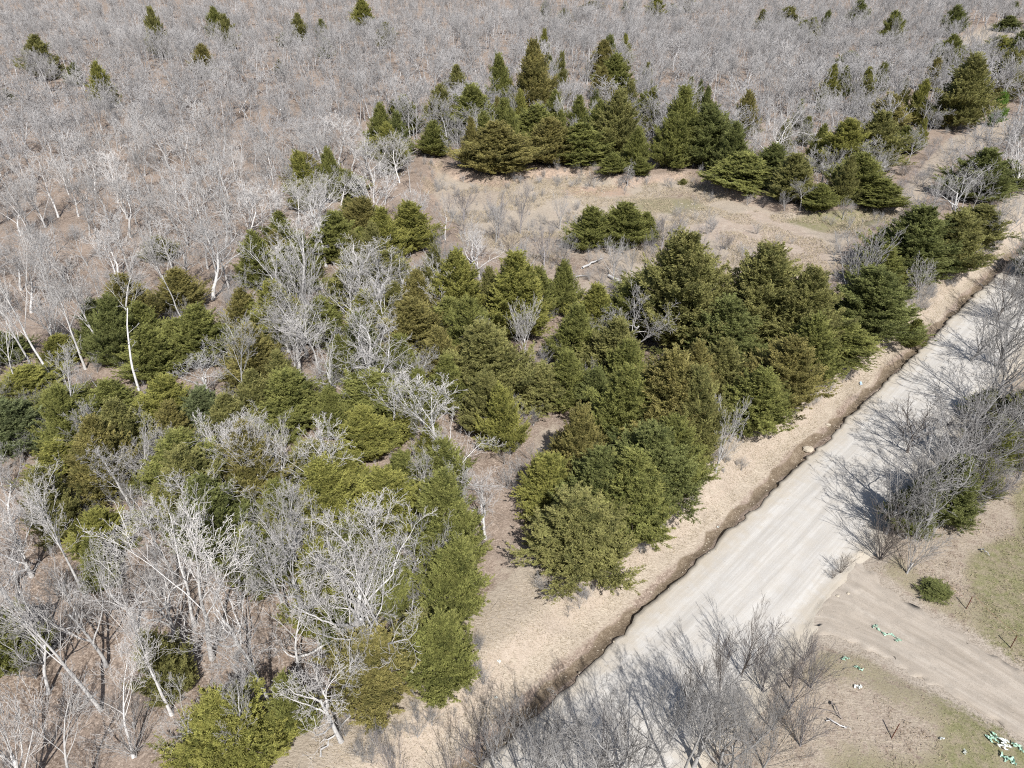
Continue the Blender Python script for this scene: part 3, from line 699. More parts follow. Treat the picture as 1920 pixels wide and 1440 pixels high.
BARES = """
120 1010 870 150 oak w|200 1250 1040 210 oak p|330 1200 990 220 spread w|90 1300 1110 190 oak p|470 1250 1010 200 oak w|570 1100 900 170 oak w|420 1030 870 170 oak p|250 960 830 140 tall w|760 1130 960 170 oak p|640 1390 1200 160 oak w|360 1420 1250 150 oak p|560 700 560 150 oak w|470 700 590 120 oak p|60 1080 900 170 spread w|160 1120 930 150 tall w|260 1180 1000 180 oak w|330 1090 930 150 tall w|450 1140 1000 160 oak p|560 1270 1100 170 tall w|620 1100 960 140 oak w|470 1430 1250 130 tall p|250 1420 1230 170 tall w
400 760 650 120 oak p|330 900 790 110 oak w|180 880 770 110 tall p|430 900 780 120 fan w|640 760 620 140 oak w|600 700 570 130 tall w|730 640 510 140 tall w|680 560 440 140 oak w|520 580 450 140 tall w|830 600 480 110 fan w|800 760 650 120 oak p|900 700 600 90 oak p|740 830 700 110 tall w|910 1010 890 110 oak w|560 1030 890 140 tall w|700 1100 940 160 tall w|600 430 330 110 oak w|660 320 250 90 oak w|540 660 530 120 oak w|430 540 430 100 tall w|840 1010 880 110 oak p
38 745 560 100 tall w|75 715 480 110 tall w|102 720 440 130 tall w|205 682 450 130 tall p|160 692 500 100 tall w|250 657 470 150 tall w|225 560 440 110 tall p|268 758 590 70 snag w|203 762 700 20 snag p|348 614 512 20 snag p|278 715 672 12 snag w
482 608 495 110 tall p|577 668 500 170 oak w|552 718 610 90 oak p|565 560 395 130 tall w|655 605 478 110 fan w|612 500 355 120 tall w|768 578 470 150 oak w|705 748 560 230 spread w|828 872 685 190 tall w|870 930 790 190 spread w|790 965 840 120 oak w
985 682 558 85 fan w|1112 652 590 75 oak p|1172 700 640 60 oak p|1078 742 680 30 snag p|1342 885 748 95 fan p|290 940 785 120 spread w|478 960 785 140 tall w|495 965 780 120 tall w|540 925 775 100 fan w|618 965 770 150 tall w
190 1332 1050 210 tall w|322 1340 1120 180 tall w|398 1235 950 270 tall w|365 1175 930 180 tall w|512 1335 1080 220 tall w|590 1190 930 180 oak p|540 1165 960 160 tall p|680 1215 925 330 spread w|735 1260 1010 290 oak w|60 1500 1275 230 fan w|150 1510 1290 200 tall w|30 1140 980 160 tall p
20 985 830 140 oak w|90 1190 1010 150 tall w|-30 1330 1100 200 oak w|650 1330 1150 170 oak p|250 1000 880 100 oak g|700 420 318 140 fan w|560 420 330 100 tall w|745 312 240 85 oak w|835 450 360 70 oak w|640 385 300 80 oak w|890 500 410 60 fan p|710 660 570 90 tall w
1085 254 188 115 fan w|1195 268 224 66 fan w|1452 315 190 140 spread w|1175 348 298 38 droop g|862 304 240 62 fan p|1550 345 270 70 fan g|1500 395 330 60 tall g|1610 340 255 70 tall p|1465 230 130 100 fan p|1330 170 90 100 fan p|1230 170 90 90 oak p|1050 120 40 80 oak g
1900 358 255 150 fan w|1860 470 370 110 fan g|1900 520 400 110 fan g|1800 400 340 50 tall g|1720 560 480 60 fan g
1050 1500 1290 190 oak p|1020 1440 1330 110 bush k|1180 1440 1310 120 bush k|1340 1430 1300 120 bush k|1140 1480 1330 120 bush v|1700 850 740 140 fan k|1870 600 500 110 fan k|1110 1470 1270 150 oak g|1300 1440 1260 150 oak p|1370 1450 1290 140 oak p|1000 1460 1330 120 fan g|1060 1420 1320 90 bush v|1430 1440 1310 130 bush g|1290 1350 1230 80 fan k|900 1450 1350 100 fan v|1450 1370 1250 110 bush v|1480 1290 1190 100 bush k|1180 1515 1290 190 oak g|1265 1490 1240 170 tall p|1335 1480 1270 130 oak g|950 1500 1320 130 oak g|850 1510 1370 130 bush v|750 1480 1370 110 bush v|1120 1560 1330 160 spread p|1010 1570 1370 150 oak p|1400 1500 1330 120 bush g
1390 1268 1130 95 fan k|1345 1325 1180 80 fan k|1480 1330 1210 130 bush v|1430 1300 1195 120 shrub v|1520 1290 1200 90 shrub v|1420 1390 1270 150 bush g|1340 1400 1270 120 bush g|1500 1400 1300 110 shrub v|1510 1240 1170 60 shrub v|1255 1400 1300 90 bush g
1700 1075 950 170 bush w|1735 1010 830 190 oak p|1660 1000 850 150 fan p|1790 900 710 220 fan g|1780 880 680 190 oak p|1870 690 540 170 fan g|1915 760 570 220 oak p|1880 620 500 130 oak p|1925 560 450 110 fan g|1830 930 800 150 bush g|1870 840 720 150 bush v|1740 950 840 150 bush g|1910 900 800 130 bush v|1695 975 790 170 oak w|1770 930 730 210 oak w|1850 780 560 190 fan g|1900 850 640 180 oak p|1820 680 580 120 fan g|1840 950 850 150 bush v|1790 960 830 140 shrub v|1650 1050 960 100 shrub k|1880 880 770 120 bush v|1760 830 740 110 bush v|1700 1010 900 120 shrub g|1820 880 760 110 shrub v|1905 620 500 90 fan g|1890 700 600 100 bush v|1575 1075 1030 40 shrub k|1560 1085 1062 25 shrub k
975 440 332 62 fan v|870 415 350 60 fan v|870 440 380 60 bush v|930 455 370 50 fan g|905 480 430 80 bush k|955 480 420 80 bush k|935 448 360 56 fan v|1050 430 360 40 fan g|1020 500 420 80 fan v|985 520 440 70 fan g|1055 505 430 60 fan g|1150 522 445 60 fan p|1185 520 450 50 fan g|1215 500 430 60 bush v|1240 470 400 60 fan v|1260 500 420 60 fan g|1240 530 460 60 bush g|1310 480 420 50 bush v|1350 470 430 50 bush v|1368 470 436 26 fan k|1320 530 450 50 bush v|1400 500 450 50 bush g
840 400 350 50 bush v|1060 565 500 50 fan g|1110 575 520 60 bush g|1155 580 520 60 bush v|960 520 470 50 bush v|1330 420 385 50 bush g|1275 420 380 50 bush v|1010 345 325 20 shrub g|1045 350 328 22 shrub g|1105 350 326 24 shrub k|1080 348 330 20 shrub g|965 338 310 24 fan g|1400 385 360 26 shrub g|1470 395 355 34 fan g|1580 412 370 34 fan g|1430 390 362 24 shrub k|1500 560 520 50 bush v|1540 590 550 40 bush g|1480 590 560 40 bush g|1340 505 460 40 shrub v|1690 330 300 40 shrub k|1740 300 262 60 bush v|1780 290 255 60 bush g|1810 270 238 60 bush v|1850 262 230 60 bush g|1890 255 222 60 bush k|1770 320 285 60 bush k|1730 350 310 60 bush g|1690 365 330 60 bush v|1660 400 368 50 bush g|1745 385 345 60 bush v|1830 300 262 70 bush v|1880 300 255 80 bush g|1905 420 360 80 bush g|1850 420 370 70 bush k|1790 440 390 70 bush g|1720 345 310 50 shrub v|1700 385 350 40 shrub g|1660 390 360 30 shrub g
"""
DGP = [(430, 580), (560, 400), (800, 400), (900, 540), (1060, 600), (1150, 640), (1400, 640), (1560, 640), (1700, 560), (1640, 640), (1500, 790), (1330, 920), (1200, 1060), (1060, 1130), (975, 1090), (960, 960), (925, 1000), (900, 1100),
       (905, 1340), (700, 1380), (560, 1300), (430, 1160), (180, 1110), (60, 1020), (-20, 900), (-20, 720), (140, 660), (260, 600)]
rc = random.Random(8); got = []
for k in range(6000):
    if len(got) >= 48: break
    u, v = rc.uniform(-20, 1700), rc.uniform(400, 1390)
    if float(poly_sd(np.array([u]), np.array([v]), DGP)[0]) > -8: continue
    x, y, z = ground(u, v)
    if min(math.hypot(x - a, y - b) - c * .55 for a, b, c in TAKEN) < 1.25: continue
    if any(float(poly_sd(np.array([x]), np.array([y]), q)[0]) < 1.3 for q in (STRIP, GAP, GAP2, CLEAR)) or float(road_t(x, y)) > -5.2: continue
    hgt = rc.uniform(3.0, 6.0); rad = hgt * rc.uniform(.28, .42)
    pr = CED[rc.choice([0, 2, 4, 6, 3])]; tn = rc.choice('ggoobdy')
    tree('cedar_tree', pr, x, y, z - .05, hgt / pr['h'], rad / pr['r'], rc.random() * 6.28, CEDC[tn], 'cedar', tn, (u, v), (.30, .24, .2), (rc.gauss(0, .03), rc.gauss(0, .03)))
    TAKEN.append((x, y, rad * .75)); got.append(1)
NORTH = [(860, 190), (1000, 110), (1180, 110), (1300, 190), (1420, 210), (1560, 170), (1640, 130), (1800, 110), (1915, 90), (1915, 215), (1760, 260), (1690, 330), (1640, 395), (1500, 395), (1370, 355), (1200, 325), (1120, 318), (900, 330), (830, 300), (690, 360), (600, 420), (560, 380), (720, 270)]
g0 = len(got)
for k in range(9000):
    if len(got) - g0 >= 66: break
    u, v = rc.uniform(540, 1915), rc.uniform(100, 420)
    if float(poly_sd(np.array([u]), np.array([v]), NORTH)[0]) > -3: continue
    x, y, z = ground(u, v)
    if min(math.hypot(x - a, y - b) - c * .4 for a, b, c in TAKEN) < 1.6: continue
    if any(float(poly_sd(np.array([x]), np.array([y]), q)[0]) < 1.6 for q in (LANE, CLEAR)): continue
    hgt = rc.uniform(4.2, 8.0); rad = hgt * rc.uniform(.24, .36)
    pr = CED[rc.choice([0, 1, 2, 4, 5, 3])]; tn = rc.choice('gggoobdy')
    tree('cedar_tree', pr, x, y, z - .05, hgt / pr['h'], rad / pr['r'], rc.random() * 6.28, CEDC[tn], 'cedar', tn, (u, v), (.30, .24, .2), (rc.gauss(0, .03), rc.gauss(0, .03)))
    TAKEN.append((x, y, rad * .6)); got.append(1)
print('filler cedars', len(got), 'cedars', sum(1 for t in THINGS if t[3] == 'cedar'))
for ln in BARES.strip().replace('\n', '|').split('|'):
    a = ln.split()
    put_bare(*map(float, a[:4]), a[4], a[5])

# ------------------------------------------------------------------ the wood behind: nearest as single trees, the far mass as one
tk = np.array([(a, b, c) for a, b, c in TAKEN])
FILL = []
WOODLAND = 0
def uv_of(x, y): return proj(x, y, H(x, y))
cell = 4.3
rf = random.Random(4)
DENSE = [(430, 560), (560, 380), (800, 380), (900, 520), (1100, 560), (1500, 600), (1700, 420), (1800, 400), (1600, 700), (1200, 1060), (1000, 1150), (700, 1250), (500, 1100), (100, 1050), (60, 900), (60, 760), (250, 620)]
yy = 14.0
while yy < 520:
    c2 = cell * (1 + max(0, yy - 250) / 300)
    xm = yy * .80 + 22
    xx = -xm
    while xx < xm:
        x = xx + rf.uniform(-.48, .48) * c2; y = yy + rf.uniform(-.48, .48) * c2
        xx += c2
        FILL.append((x, y))
    yy += c2
FX = np.array(FILL)
ft = road_t(FX[:, 0], FX[:, 1]); hz = hfun(FX[:, 0], FX[:, 1])
dzz = hz - CAMH; dep = FX[:, 1] * CP - dzz * SP
fu = 960 + FPX * FX[:, 0] / dep; fv = 720 - FPX * (FX[:, 1] * SP + dzz * CP) / dep
ok = (ft < -6) & (fu > -90) & (fu < 2010) & (fv < 1560) & (fv > -12)
ok &= poly_sd(FX[:, 0], FX[:, 1], CLEAR) > 1.5
ok &= poly_sd(FX[:, 0], FX[:, 1], STRIP) > 1.5
ok &= poly_sd(FX[:, 0], FX[:, 1], GAP) > 1.5
ok &= poly_sd(FX[:, 0], FX[:, 1], GAP2) > 1.5
ok &= poly_sd(FX[:, 0], FX[:, 1], LANE) > 1.0
ok &= poly_sd(FX[:, 0], FX[:, 1], FARF) > 2.0
dn = poly_sd(fu, fv, DENSE) < 0
rr_ = nrs.rand(len(FX))
ok &= np.where(dn, rr_ < .50, np.where(fv > 900, rr_ < .85, rr_ < .98 - 1.1 * np.clip(vnoise(FX[:, 0], FX[:, 1], 11, 3), 0, 1)))
pts = FX[ok]; pu = fu[ok]; pv = fv[ok]; pz = hz[ok]
d2 = np.sqrt(((pts[:, None, 0] - tk[None, :, 0]) ** 2 + (pts[:, None, 1] - tk[None, :, 1]) ** 2)) - tk[None, :, 2]
free = (d2.min(1) > .9) & (nrs.rand(len(pts)) > .30 * sstep(120, 260, pts[:, 1]) * (pu < 1100))
pts, pu, pv, pz = pts[free], pu[free], pv[free], pz[free]
dist = np.hypot(pts[:, 0], pts[:, 1])
order = np.argsort(dist)
nbare = sum(1 for t in THINGS if t[3] == 'bare')
single = [i for i in order if -20 < pu[i] < 1940 and pv[i] < 1450][:max(0, 280 - nbare)]
sset = set(single)
for i in single:
    x, y = pts[i]; z = pz[i]
    q = rnd.random(); kind = 'wood' if q < .7 else ('tall' if q < .8 else ('oak' if q < .92 else 'fan'))
    if pv[i] > 560 and q < .7: kind = rnd.choice(['tall', 'oak', 'fan'])
    pr = PROTO[kind][rnd.randrange(len(PROTO[kind]))]
    h = rnd.uniform(4.8, 8) if pv[i] < 560 else rnd.uniform(5.5, 9)
    s = h / pr['h']; tone = rnd.choice('wppg')
    tree('bare_tree', pr, x, y, z - .03, s, s * rnd.uniform(.85, 1.15), rnd.random() * 6.28, BARKC[tone], 'bare', kind + tone, (pu[i], pv[i]), None, (rnd.gauss(0, .05), rnd.gauss(0, .05)))
rest = np.array([i for i in range(len(pts)) if i not in sset])

def scatter(name, P, idx, rot, scl, protos, color):
    """one object whose geometry nodes set copies of existing tree meshes on its points"""
    me = mesh_np(name, P, [], [], attrs=None) if False else bpy.data.meshes.new(name)
    me.vertices.add(len(P)); me.vertices.foreach_set('co', np.asarray(P, np.float32).ravel())
    a = me.attributes.new('pick', 'INT', 'POINT'); a.data.foreach_set('value', np.asarray(idx, np.int32))
    a = me.attributes.new('rot', 'FLOAT_VECTOR', 'POINT'); a.data.foreach_set('vector', np.asarray(rot, np.float32).ravel())
    a = me.attributes.new('scl', 'FLOAT_VECTOR', 'POINT'); a.data.foreach_set('vector', np.asarray(scl, np.float32).ravel())
    me.update()
    o = link(name, me); o.color = (*color, 1)
    g = bpy.data.node_groups.new(name, 'GeometryNodeTree')
    g.interface.new_socket('Geometry', in_out='INPUT', socket_type='NodeSocketGeometry')
    g.interface.new_socket('Geometry', in_out='OUTPUT', socket_type='NodeSocketGeometry')
    gi = g.nodes.new('NodeGroupInput'); go = g.nodes.new('NodeGroupOutput')
    def attr(nm, ty):
        n = g.nodes.new('GeometryNodeInputNamedAttribute'); n.data_type = ty; n.inputs['Name'].default_value = nm; return n.outputs['Attribute']
    ar, asc, ap = attr('rot', 'FLOAT_VECTOR'), attr('scl', 'FLOAT_VECTOR'), attr('pick', 'INT')
    jo = g.nodes.new('GeometryNodeJoinGeometry')
    for col_ in range(len(protos[0])):
        for k, pr in enumerate(protos):
            oi = g.nodes.new('GeometryNodeObjectInfo'); oi.inputs['Object'].default_value = pr[col_]; oi.inputs['As Instance'].default_value = True
            ip = g.nodes.new('GeometryNodeInstanceOnPoints')
            cmp_ = g.nodes.new('FunctionNodeCompare'); cmp_.data_type = 'INT'; cmp_.operation = 'EQUAL'
            ins = [s for s in cmp_.inputs if s.type == 'INT' and s.enabled] or [cmp_.inputs[2], cmp_.inputs[3]]
            g.links.new(ap, ins[0]); ins[1].default_value = k
            g.links.new(gi.outputs[0], ip.inputs['Points']); g.links.new(cmp_.outputs[0], ip.inputs['Selection'])
            g.links.new(oi.outputs['Geometry'], ip.inputs['Instance'])
            e2r = g.nodes.new('FunctionNodeEulerToRotation'); g.links.new(ar, e2r.inputs[0]); g.links.new(e2r.outputs[0], ip.inputs['Rotation'])
            g.links.new(asc, ip.inputs['Scale'])
            g.links.new(ip.outputs[0], jo.inputs[0])
    g.links.new(jo.outputs[0], go.inputs[0])
    md = o.modifiers.new('scatter', 'NODES'); md.node_group = g
    return o
# far-wood prototypes stand in the wood as trees of their own
def proto_objs(kind, cands):
    out = []
    for k, pr in enumerate(PROTO[kind]):
        i = cands[k]; x, y = pts[i]; s = rnd.uniform(6, 8) / pr['h']
        tone = 'p'
        r_ = tree('bare_tree', pr, x, y, pz[i], s, s, rnd.random() * 6, BARKC[tone], 'bare', kind + tone, (pu[i], pv[i]))
        out.append(FIRST[pr['trunk'].name])
        sset.add(i)
    return out
near_rest = [i for i in rest if 200 < pu[i] < 1700 and 100 < pv[i] < 260]
fp = proto_objs('far', near_rest[:5]) + proto_objs('slim', near_rest[5:9])
wp = proto_objs('wood', [i for i in rest if 200 < pu[i] < 1700 and 260 < pv[i] < 520 and i not in sset][:6])
rest = np.array([i for i in rest if i not in sset])
P = np.stack([pts[rest, 0], pts[rest, 1], pz[rest]], 1)
dr_ = dist[rest]
protos = wp + fp
nw = len(wp)
pick = np.where(dr_ < 150, np.where(nrs.rand(len(rest)) < .65, nrs.randint(0, nw, len(rest)), nrs.randint(nw + 5, nw + len(fp), len(rest))), nrs.randint(nw, nw + len(fp), len(rest)))
hh = nrs.uniform(4.6, 8.2, len(rest)) * (1 + .15 * vnoise(P[:, 0], P[:, 1], 30) * 2)
hs = np.array([pr['h'] for pr in PROTO['wood']][:nw] + [pr['h'] for pr in PROTO['far']] + [pr['h'] for pr in PROTO['slim']])
s = hh / hs[pick]
s = s * np.where(pick >= nw + 5, 1.22, 1.0)
scl = np.stack([s * nrs.uniform(.95, 1.35, len(rest)), s * nrs.uniform(.95, 1.35, len(rest)), s], 1)
rot = np.stack([nrs.normal(0, .10, len(rest)), nrs.normal(0, .10, len(rest)), nrs.rand(len(rest)) * 6.28], 1)
wo = scatter('bare_woods', P, pick, rot, scl, protos, (.385, .38, .38))
tag(wo, 'mass of grey leafless trees covering the land all the way to the top of the view', 'woods', kind='stuff')
print('fill', len(pts), 'single', len(single), 'rest', len(rest), 'hand bare', nbare, 'things', len(THINGS))

# undergrowth between the trunks and along the bank
ub = []
ru = np.random.RandomState(9)
cx = ru.uniform(-70, 80, 9000); cy = ru.uniform(14, 170, 9000)
ct = road_t(cx, cy); cz = hfun(cx, cy); dz_ = cz - CAMH; dp = cy * CP - dz_ * SP
cu = 960 + FPX * cx / dp; cv = 720 - FPX * (cy * SP + dz_ * CP) / dp
cC = poly_sd(cx, cy, CLEAR)
vis = (cu > -60) & (cu < 1980) & (cv < 1500)
openc = [flat(u, v, .4) for u, v in [(1260, 360), (1500, 400), (1560, 420), (1560, 560), (1480, 560), (1400, 480), (1290, 400), (1020, 410), (1000, 350)]]
pr_ = np.where(cC < 0, .55, np.where(cy < 80, .60, .18))
pr_ = np.where(poly_sd(cx, cy, openc) < 0, .08, pr_)
pr_ = np.where((ct > -5.5) & (ct < -1.6), .95, pr_)
pr_ = np.where((ct > -2.6) & (ct < ROADW + .8), 0, pr_)
pr_ = np.where(ct > ROADW + .8, 0.0, pr_)
beltR = (ct > ROADW + .6) & (ct < ROADW + 4.5) & (cy > 32)
pr_ = np.where(beltR, .8, pr_)
pr_ = np.where(poly_sd(cx, cy, STRIP) < 0, .03, pr_)
pr_ = np.where(poly_sd(cx, cy, GAP) < 0, .0, pr_)
keep = vis & (ru.rand(9000) < pr_)
ns_ = 620                     # brush at the foot of the cedars along the bank
bs = ru.uniform(-6, 85, ns_); bt = -2.2 - np.abs(ru.normal(0, 1.4, ns_)); bx = bs / SQ + bt / SQ; by = 18.9 + bs / SQ - bt / SQ
kb = (vnoise(bx, by, 2.5, 3) > -.12) & (poly_sd(bx, by, STRIP) > 0)
cx, cy, cz, ct = cx[keep], cy[keep], cz[keep], ct[keep]
cx = np.concatenate([cx, bx[kb]]); cy = np.concatenate([cy, by[kb]]); cz = hfun(cx, cy); ct = road_t(cx, cy)
sp = []
for kind in ('shrub', 'bush'):
    for pr in PROTO[kind]:
        if pr['trunk'].name in FIRST: sp.append((FIRST[pr['trunk'].name], pr['h']))
pk = ru.randint(0, len(sp), len(cx)); hh = ru.uniform(.5, 2.0, len(cx)) * np.where((cy < 62) & (ct < -6), 1.35, np.where((ct > -6) & (ct < 0), .62, 1)); s = hh / np.array([q[1] for q in sp])[pk]
bo = scatter('brush_undergrowth', np.stack([cx, cy, cz], 1), pk, np.stack([cx * 0, cx * 0, ru.rand(len(cx)) * 6.28], 1), np.stack([s * 1.1, s * 1.1, s], 1), [q[0] for q in sp], BARKC['g'])
tag(bo, 'thin grey leafless brush growing low between the trees and in the clearing', 'undergrowth', kind='stuff')

# ------------------------------------------------------------------ dry grass blades, sticks, stones
def blades(name, n, region, hlo, hhi, mat, label, cat, seed):
    rs = np.random.RandomState(seed)
    x, y = region(rs, n); z = hfun(x, y); n = len(x)
    az = rs.rand(n) * 6.283; h = rs.uniform(hlo, hhi, n); ln = rs.uniform(.2, .9, n)
    d = np.stack([np.cos(az) * ln, np.sin(az) * ln, np.ones(n)], 1) * h[:, None]
    a2 = rs.rand(n) * 6.283; w = np.stack([np.cos(a2), np.sin(a2), np.zeros(n)], 1) * .0045
    b = np.stack([x, y, z - .02], 1)
    V = np.stack([b - w, b + w, b + d * .55 + w * .8 + [0, 0, .0], b + d + np.stack([np.cos(az), np.sin(az), -.2 * np.ones(n)], 1) * h[:, None] * .3], 1).reshape(-1, 3)
    q = np.arange(len(V)).reshape(-1, 4)
    o = link(name, mesh_np(name, V, [q], [mat])); return tag(o, label, cat, kind='stuff')
def reg_bank(rs, n):
    s = rs.uniform(-12, 85, n * 2); t = rs.choice([0, 1], n * 2, p=[.62, .38])
    tt = np.where(t == 0, rs.uniform(-5.2, -1.1, n * 2), rs.uniform(ROADW + .4, ROADW + 9, n * 2))
    k = vnoise(s, tt, .9, 4) + rs.rand(n * 2) * .5 > .1
    s, tt = s[k][:n], tt[k][:n]
    x = s / SQ + tt / SQ; y = 18.9 + s / SQ - tt / SQ
    m = (poly_sd(x, y, DRV) > .2)
    return x[m], y[m]
blades('dry_grass', 110000, reg_bank, .04, .15, GRASSM, 'straw coloured dry grass on the road bank and around the gravel track', 'grass', 21)
def reg_clear(rs, n):
    x = rs.uniform(-15, 60, n * 4); y = rs.uniform(60, 122, n * 4)
    k = (poly_sd(x, y, CLEAR) < 0) & (vnoise(x, y, 3, 4) > -.05)
    return x[k][:n], y[k][:n]
def reg_edge(rs, n):
    s = rs.uniform(-10, 80, n); t = np.where(rs.rand(n) < .6, rs.normal(ROADW - .1, .7, n), rs.normal(.6, .35, n)); return s / SQ + t / SQ, 18.9 + s / SQ - t / SQ
def reg_verge(rs, n):
    s = rs.uniform(-22, 45, n * 3); t = rs.uniform(ROADW + 1.2, ROADW + 22, n * 3)
    x = s / SQ + t / SQ; y = 18.9 + s / SQ - t / SQ
    k = (vnoise(x, y, .55, 14) + rs.rand(n * 3) * .5 > .22) & (vnoise(x, y, 3.1, 5) > -.12) & (poly_sd(x, y, DRV) > .3) & (y > 14) & (np.abs(x) < y * 1.0 + 4)
    return x[k][:n], y[k][:n]
blades('verge_grass', 46000, reg_verge, .06, .20, TUFTM, 'brown tufts of dead grass on the verge and field beside the gravel track', 'grass', 23)
blades('pale_grass', 50000, reg_clear, .12, .4, GRASSM, 'pale dry grass patches on the floor of the clearing', 'grass', 22)
def sticks(name, n, region, lo, hi, mat, label, cat, seed, rr=.008):
    rs = random.Random(seed); x, y = region(np.random.RandomState(seed), n); z = hfun(x, y); out = []
    for i in range(len(x)):
        a = rs.random() * 6.28; l = rs.uniform(lo, hi); p = (x[i] , y[i], z[i] + .02); b = rs.gauss(0, .3)
        m = (p[0] + math.cos(a) * l * .5, p[1] + math.sin(a) * l * .5, 0); m = (m[0], m[1], H(m[0], m[1]) + .03 + rs.random() * .06)
        e = (m[0] + math.cos(a + b) * l * .5, m[1] + math.sin(a + b) * l * .5, 0); e = (e[0], e[1], H(e[0], e[1]) + .02 + rs.random() * .12)
        out.append(([p, m, e], [rr, rr * .9, rr * .4], 1))
    V, Q, T = tubes(out, [3, 3]); return tag(link(name, mesh_np(name, V, [Q, T], [mat])), label, cat, kind='stuff')
def reg_floor(rs, n):
    x = rs.uniform(-28, 12, n * 3); y = rs.uniform(15, 60, n * 3); t = road_t(x, y)
    k = (t < -4) & (np.abs(x) < y * .8 + 2); return x[k][:n], y[k][:n]
sticks('twig_litter', 1500, reg_floor, .3, 1.2, STICKM, 'fallen grey twigs scattered over the leaf covered forest floor', 'litter', 31, .006)
def reg_right(rs, n):
    t = rs.uniform(ROADW + .6, ROADW + 9, n * 2); s = rs.uniform(-5, 40, n * 2)
    x = s / SQ + t / SQ; y = 18.9 + s / SQ - t / SQ; return x[:n], y[:n]
sticks('twig_litter', 120, reg_right, .1, .35, STICKM, 'small twigs lying on the grass right of the road', 'litter', 32, .004)

def rock_mesh(seed, r=1.0, mat=STONE):
    rs = np.random.RandomState(seed); V = []; F_ = []
    n, m = 6, 9
    for i in range(n + 1):
        for j in range(m):
            th = math.pi * i / n; ph = 2 * math.pi * j / m; q = r * (1 + rs.normal(0, .13))
            V.append((q * math.sin(th) * math.cos(ph), q * math.sin(th) * math.sin(ph) * .8, q * math.cos(th) * .55))
    for i in range(n):
        for j in range(m): F_.append((i * m + j, (i + 1) * m + j, (i + 1) * m + (j + 1) % m, i * m + (j + 1) % m))
    return np.array(V), np.array(F_)
def stones(name, n, region, lo, hi, label, seed):
    rs = np.random.RandomState(seed); x, y = region(rs, n); z = np.maximum(hfun(x, y), np.where(np.abs(road_t(x, y) - ROADW / 2) < ROADW / 2, .05, -9)); VV = []; FF = []; o = 0
    base = [rock_mesh(k) for k in range(5)]
    for i in range(len(x)):
        V, F_ = base[i % 5]; a = rs.rand() * 6.28; s = rs.uniform(lo, hi) * (1 if rs.rand() < .9 else 1.8); c, d = math.cos(a), math.sin(a)
        W = np.stack([V[:, 0] * c - V[:, 1] * d, V[:, 0] * d + V[:, 1] * c, V[:, 2]], 1) * s + [x[i], y[i], z[i]]
        VV.append(W); FF.append(F_ + o); o += len(V)
    return tag(link(name, mesh_np(name, np.concatenate(VV), [np.concatenate(FF)], [STONE])), label, 'stones', kind='stuff')
def reg_cl(rs, n):
    x = rs.uniform(8, 45, n * 5); y = rs.uniform(66, 112, n * 5); k = (poly_sd(x, y, CLEAR) < -1) & (vnoise(x, y, 5, 1) > .08); return x[k][:n], y[k][:n]
stones('loose_stones', 420, reg_cl, .06, .17, 'pale yellow stones strewn over the floor of the clearing', 41)
def reg_d(rs, n):
    s = rs.uniform(-8, 70, n); t = rs.normal(-.5, .35, n); return s / SQ + t / SQ, 18.9 + s / SQ - t / SQ
stones('ditch_stones', 300, reg_d, .02, .06, 'small pale stones and clods in the muddy roadside ditch', 42)
stones('road_gravel', 900, reg_edge, .015, .045, 'loose pale gravel along both edges of the road', 43)
def reg_track(rs, n):
    f = rs.rand(n); q = rs.rand(n); X = []; Y = []
    for a, b in zip(f, q):
        l = lerp_poly(lef, a); r = lerp_poly(rig, a); X.append(l[0] * (1 - b) + r[0] * b); Y.append(l[1] * (1 - b) + r[1] * b)
    return np.array(X), np.array(Y)

def rock(u, v, r, label, group=None):
    x, y, z = ground(u, v); V, F_ = rock_mesh(int(u + v), r)
    o = link('rock', mesh_np('rock', V, [F_], [STONE]), None, (x, y, z + r * .3)); return tag(o, label, 'rock', group)
rock(1552, 798, .22, 'flat pale rock in the muddy ditch beside the gravel road')
rock(1515, 845, .42, 'broad tan slab of rock where the ditch widens beside the road')
rock(1570, 1118, .12, 'small pale stone at the mouth of the gravel track, left of two')
rock(1590, 1114, .12, 'small pale stone at the mouth of the gravel track, right of two')

# crumpled scraps
def crumple(name, u, v, w, l, ang, mat, label, cat, seed, lift=.05):
    x, y, z = ground(u, v); rs = np.random.RandomState(seed); n, m = 14, 8; V = []
    for i in range(n):
        for j in range(m):
            a = (i / (n - 1) - .5) * l; wv = w * (.55 + .45 * math.sin(i * 1.3 + seed)) ; b = (j / (m - 1) - .5) * wv + .12 * l * math.sin(i * .7 + seed)
            px = a * math.cos(ang) - b * math.sin(ang); py = a * math.sin(ang) + b * math.cos(ang)
            V.append((px, py, H(x + px, y + py) - z + lift + abs(rs.normal(0, .045))))
    V = np.array(V); idx = np.arange(n * m).reshape(n, m)
    F_ = np.stack([idx[:-1, :-1].ravel(), idx[1:, :-1].ravel(), idx[1:, 1:].ravel(), idx[:-1, 1:].ravel()], 1)
    F_ = F_[rs.rand(len(F_)) > .22]
    o = link(name, mesh_np(name, V, [F_], [mat]), None, (x, y, z)); 
    so = o.modifiers.new('thick', 'SOLIDIFY'); so.thickness = .006
    return tag(o, label, cat)
crumple('plastic_scrap', 1662, 1190, .16, .9, -.5, MINT, 'long mint green plastic scrap lying across the gravel track', 'litter', 1)
crumple('plastic_scrap', 1640, 1176, .14, .35, .3, MINT, 'faint mint green fleck at the left end of the long scrap on track', 'litter', 17)
crumple('plastic_scrap', 1683, 1202, .22, .3, .2, MINT, 'short mint green scrap at the right end of the long one on track', 'litter', 2)
crumple('plastic_scrap', 1584, 1236, .22, .42, .3, MINT, 'mint green plastic scrap at the left edge of the gravel track, topmost of three', 'litter', 3)
crumple('plastic_scrap', 1609, 1254, .2, .42, -.6, MINT, 'mint green plastic scrap in grass beside track, middle of three', 'litter', 4)
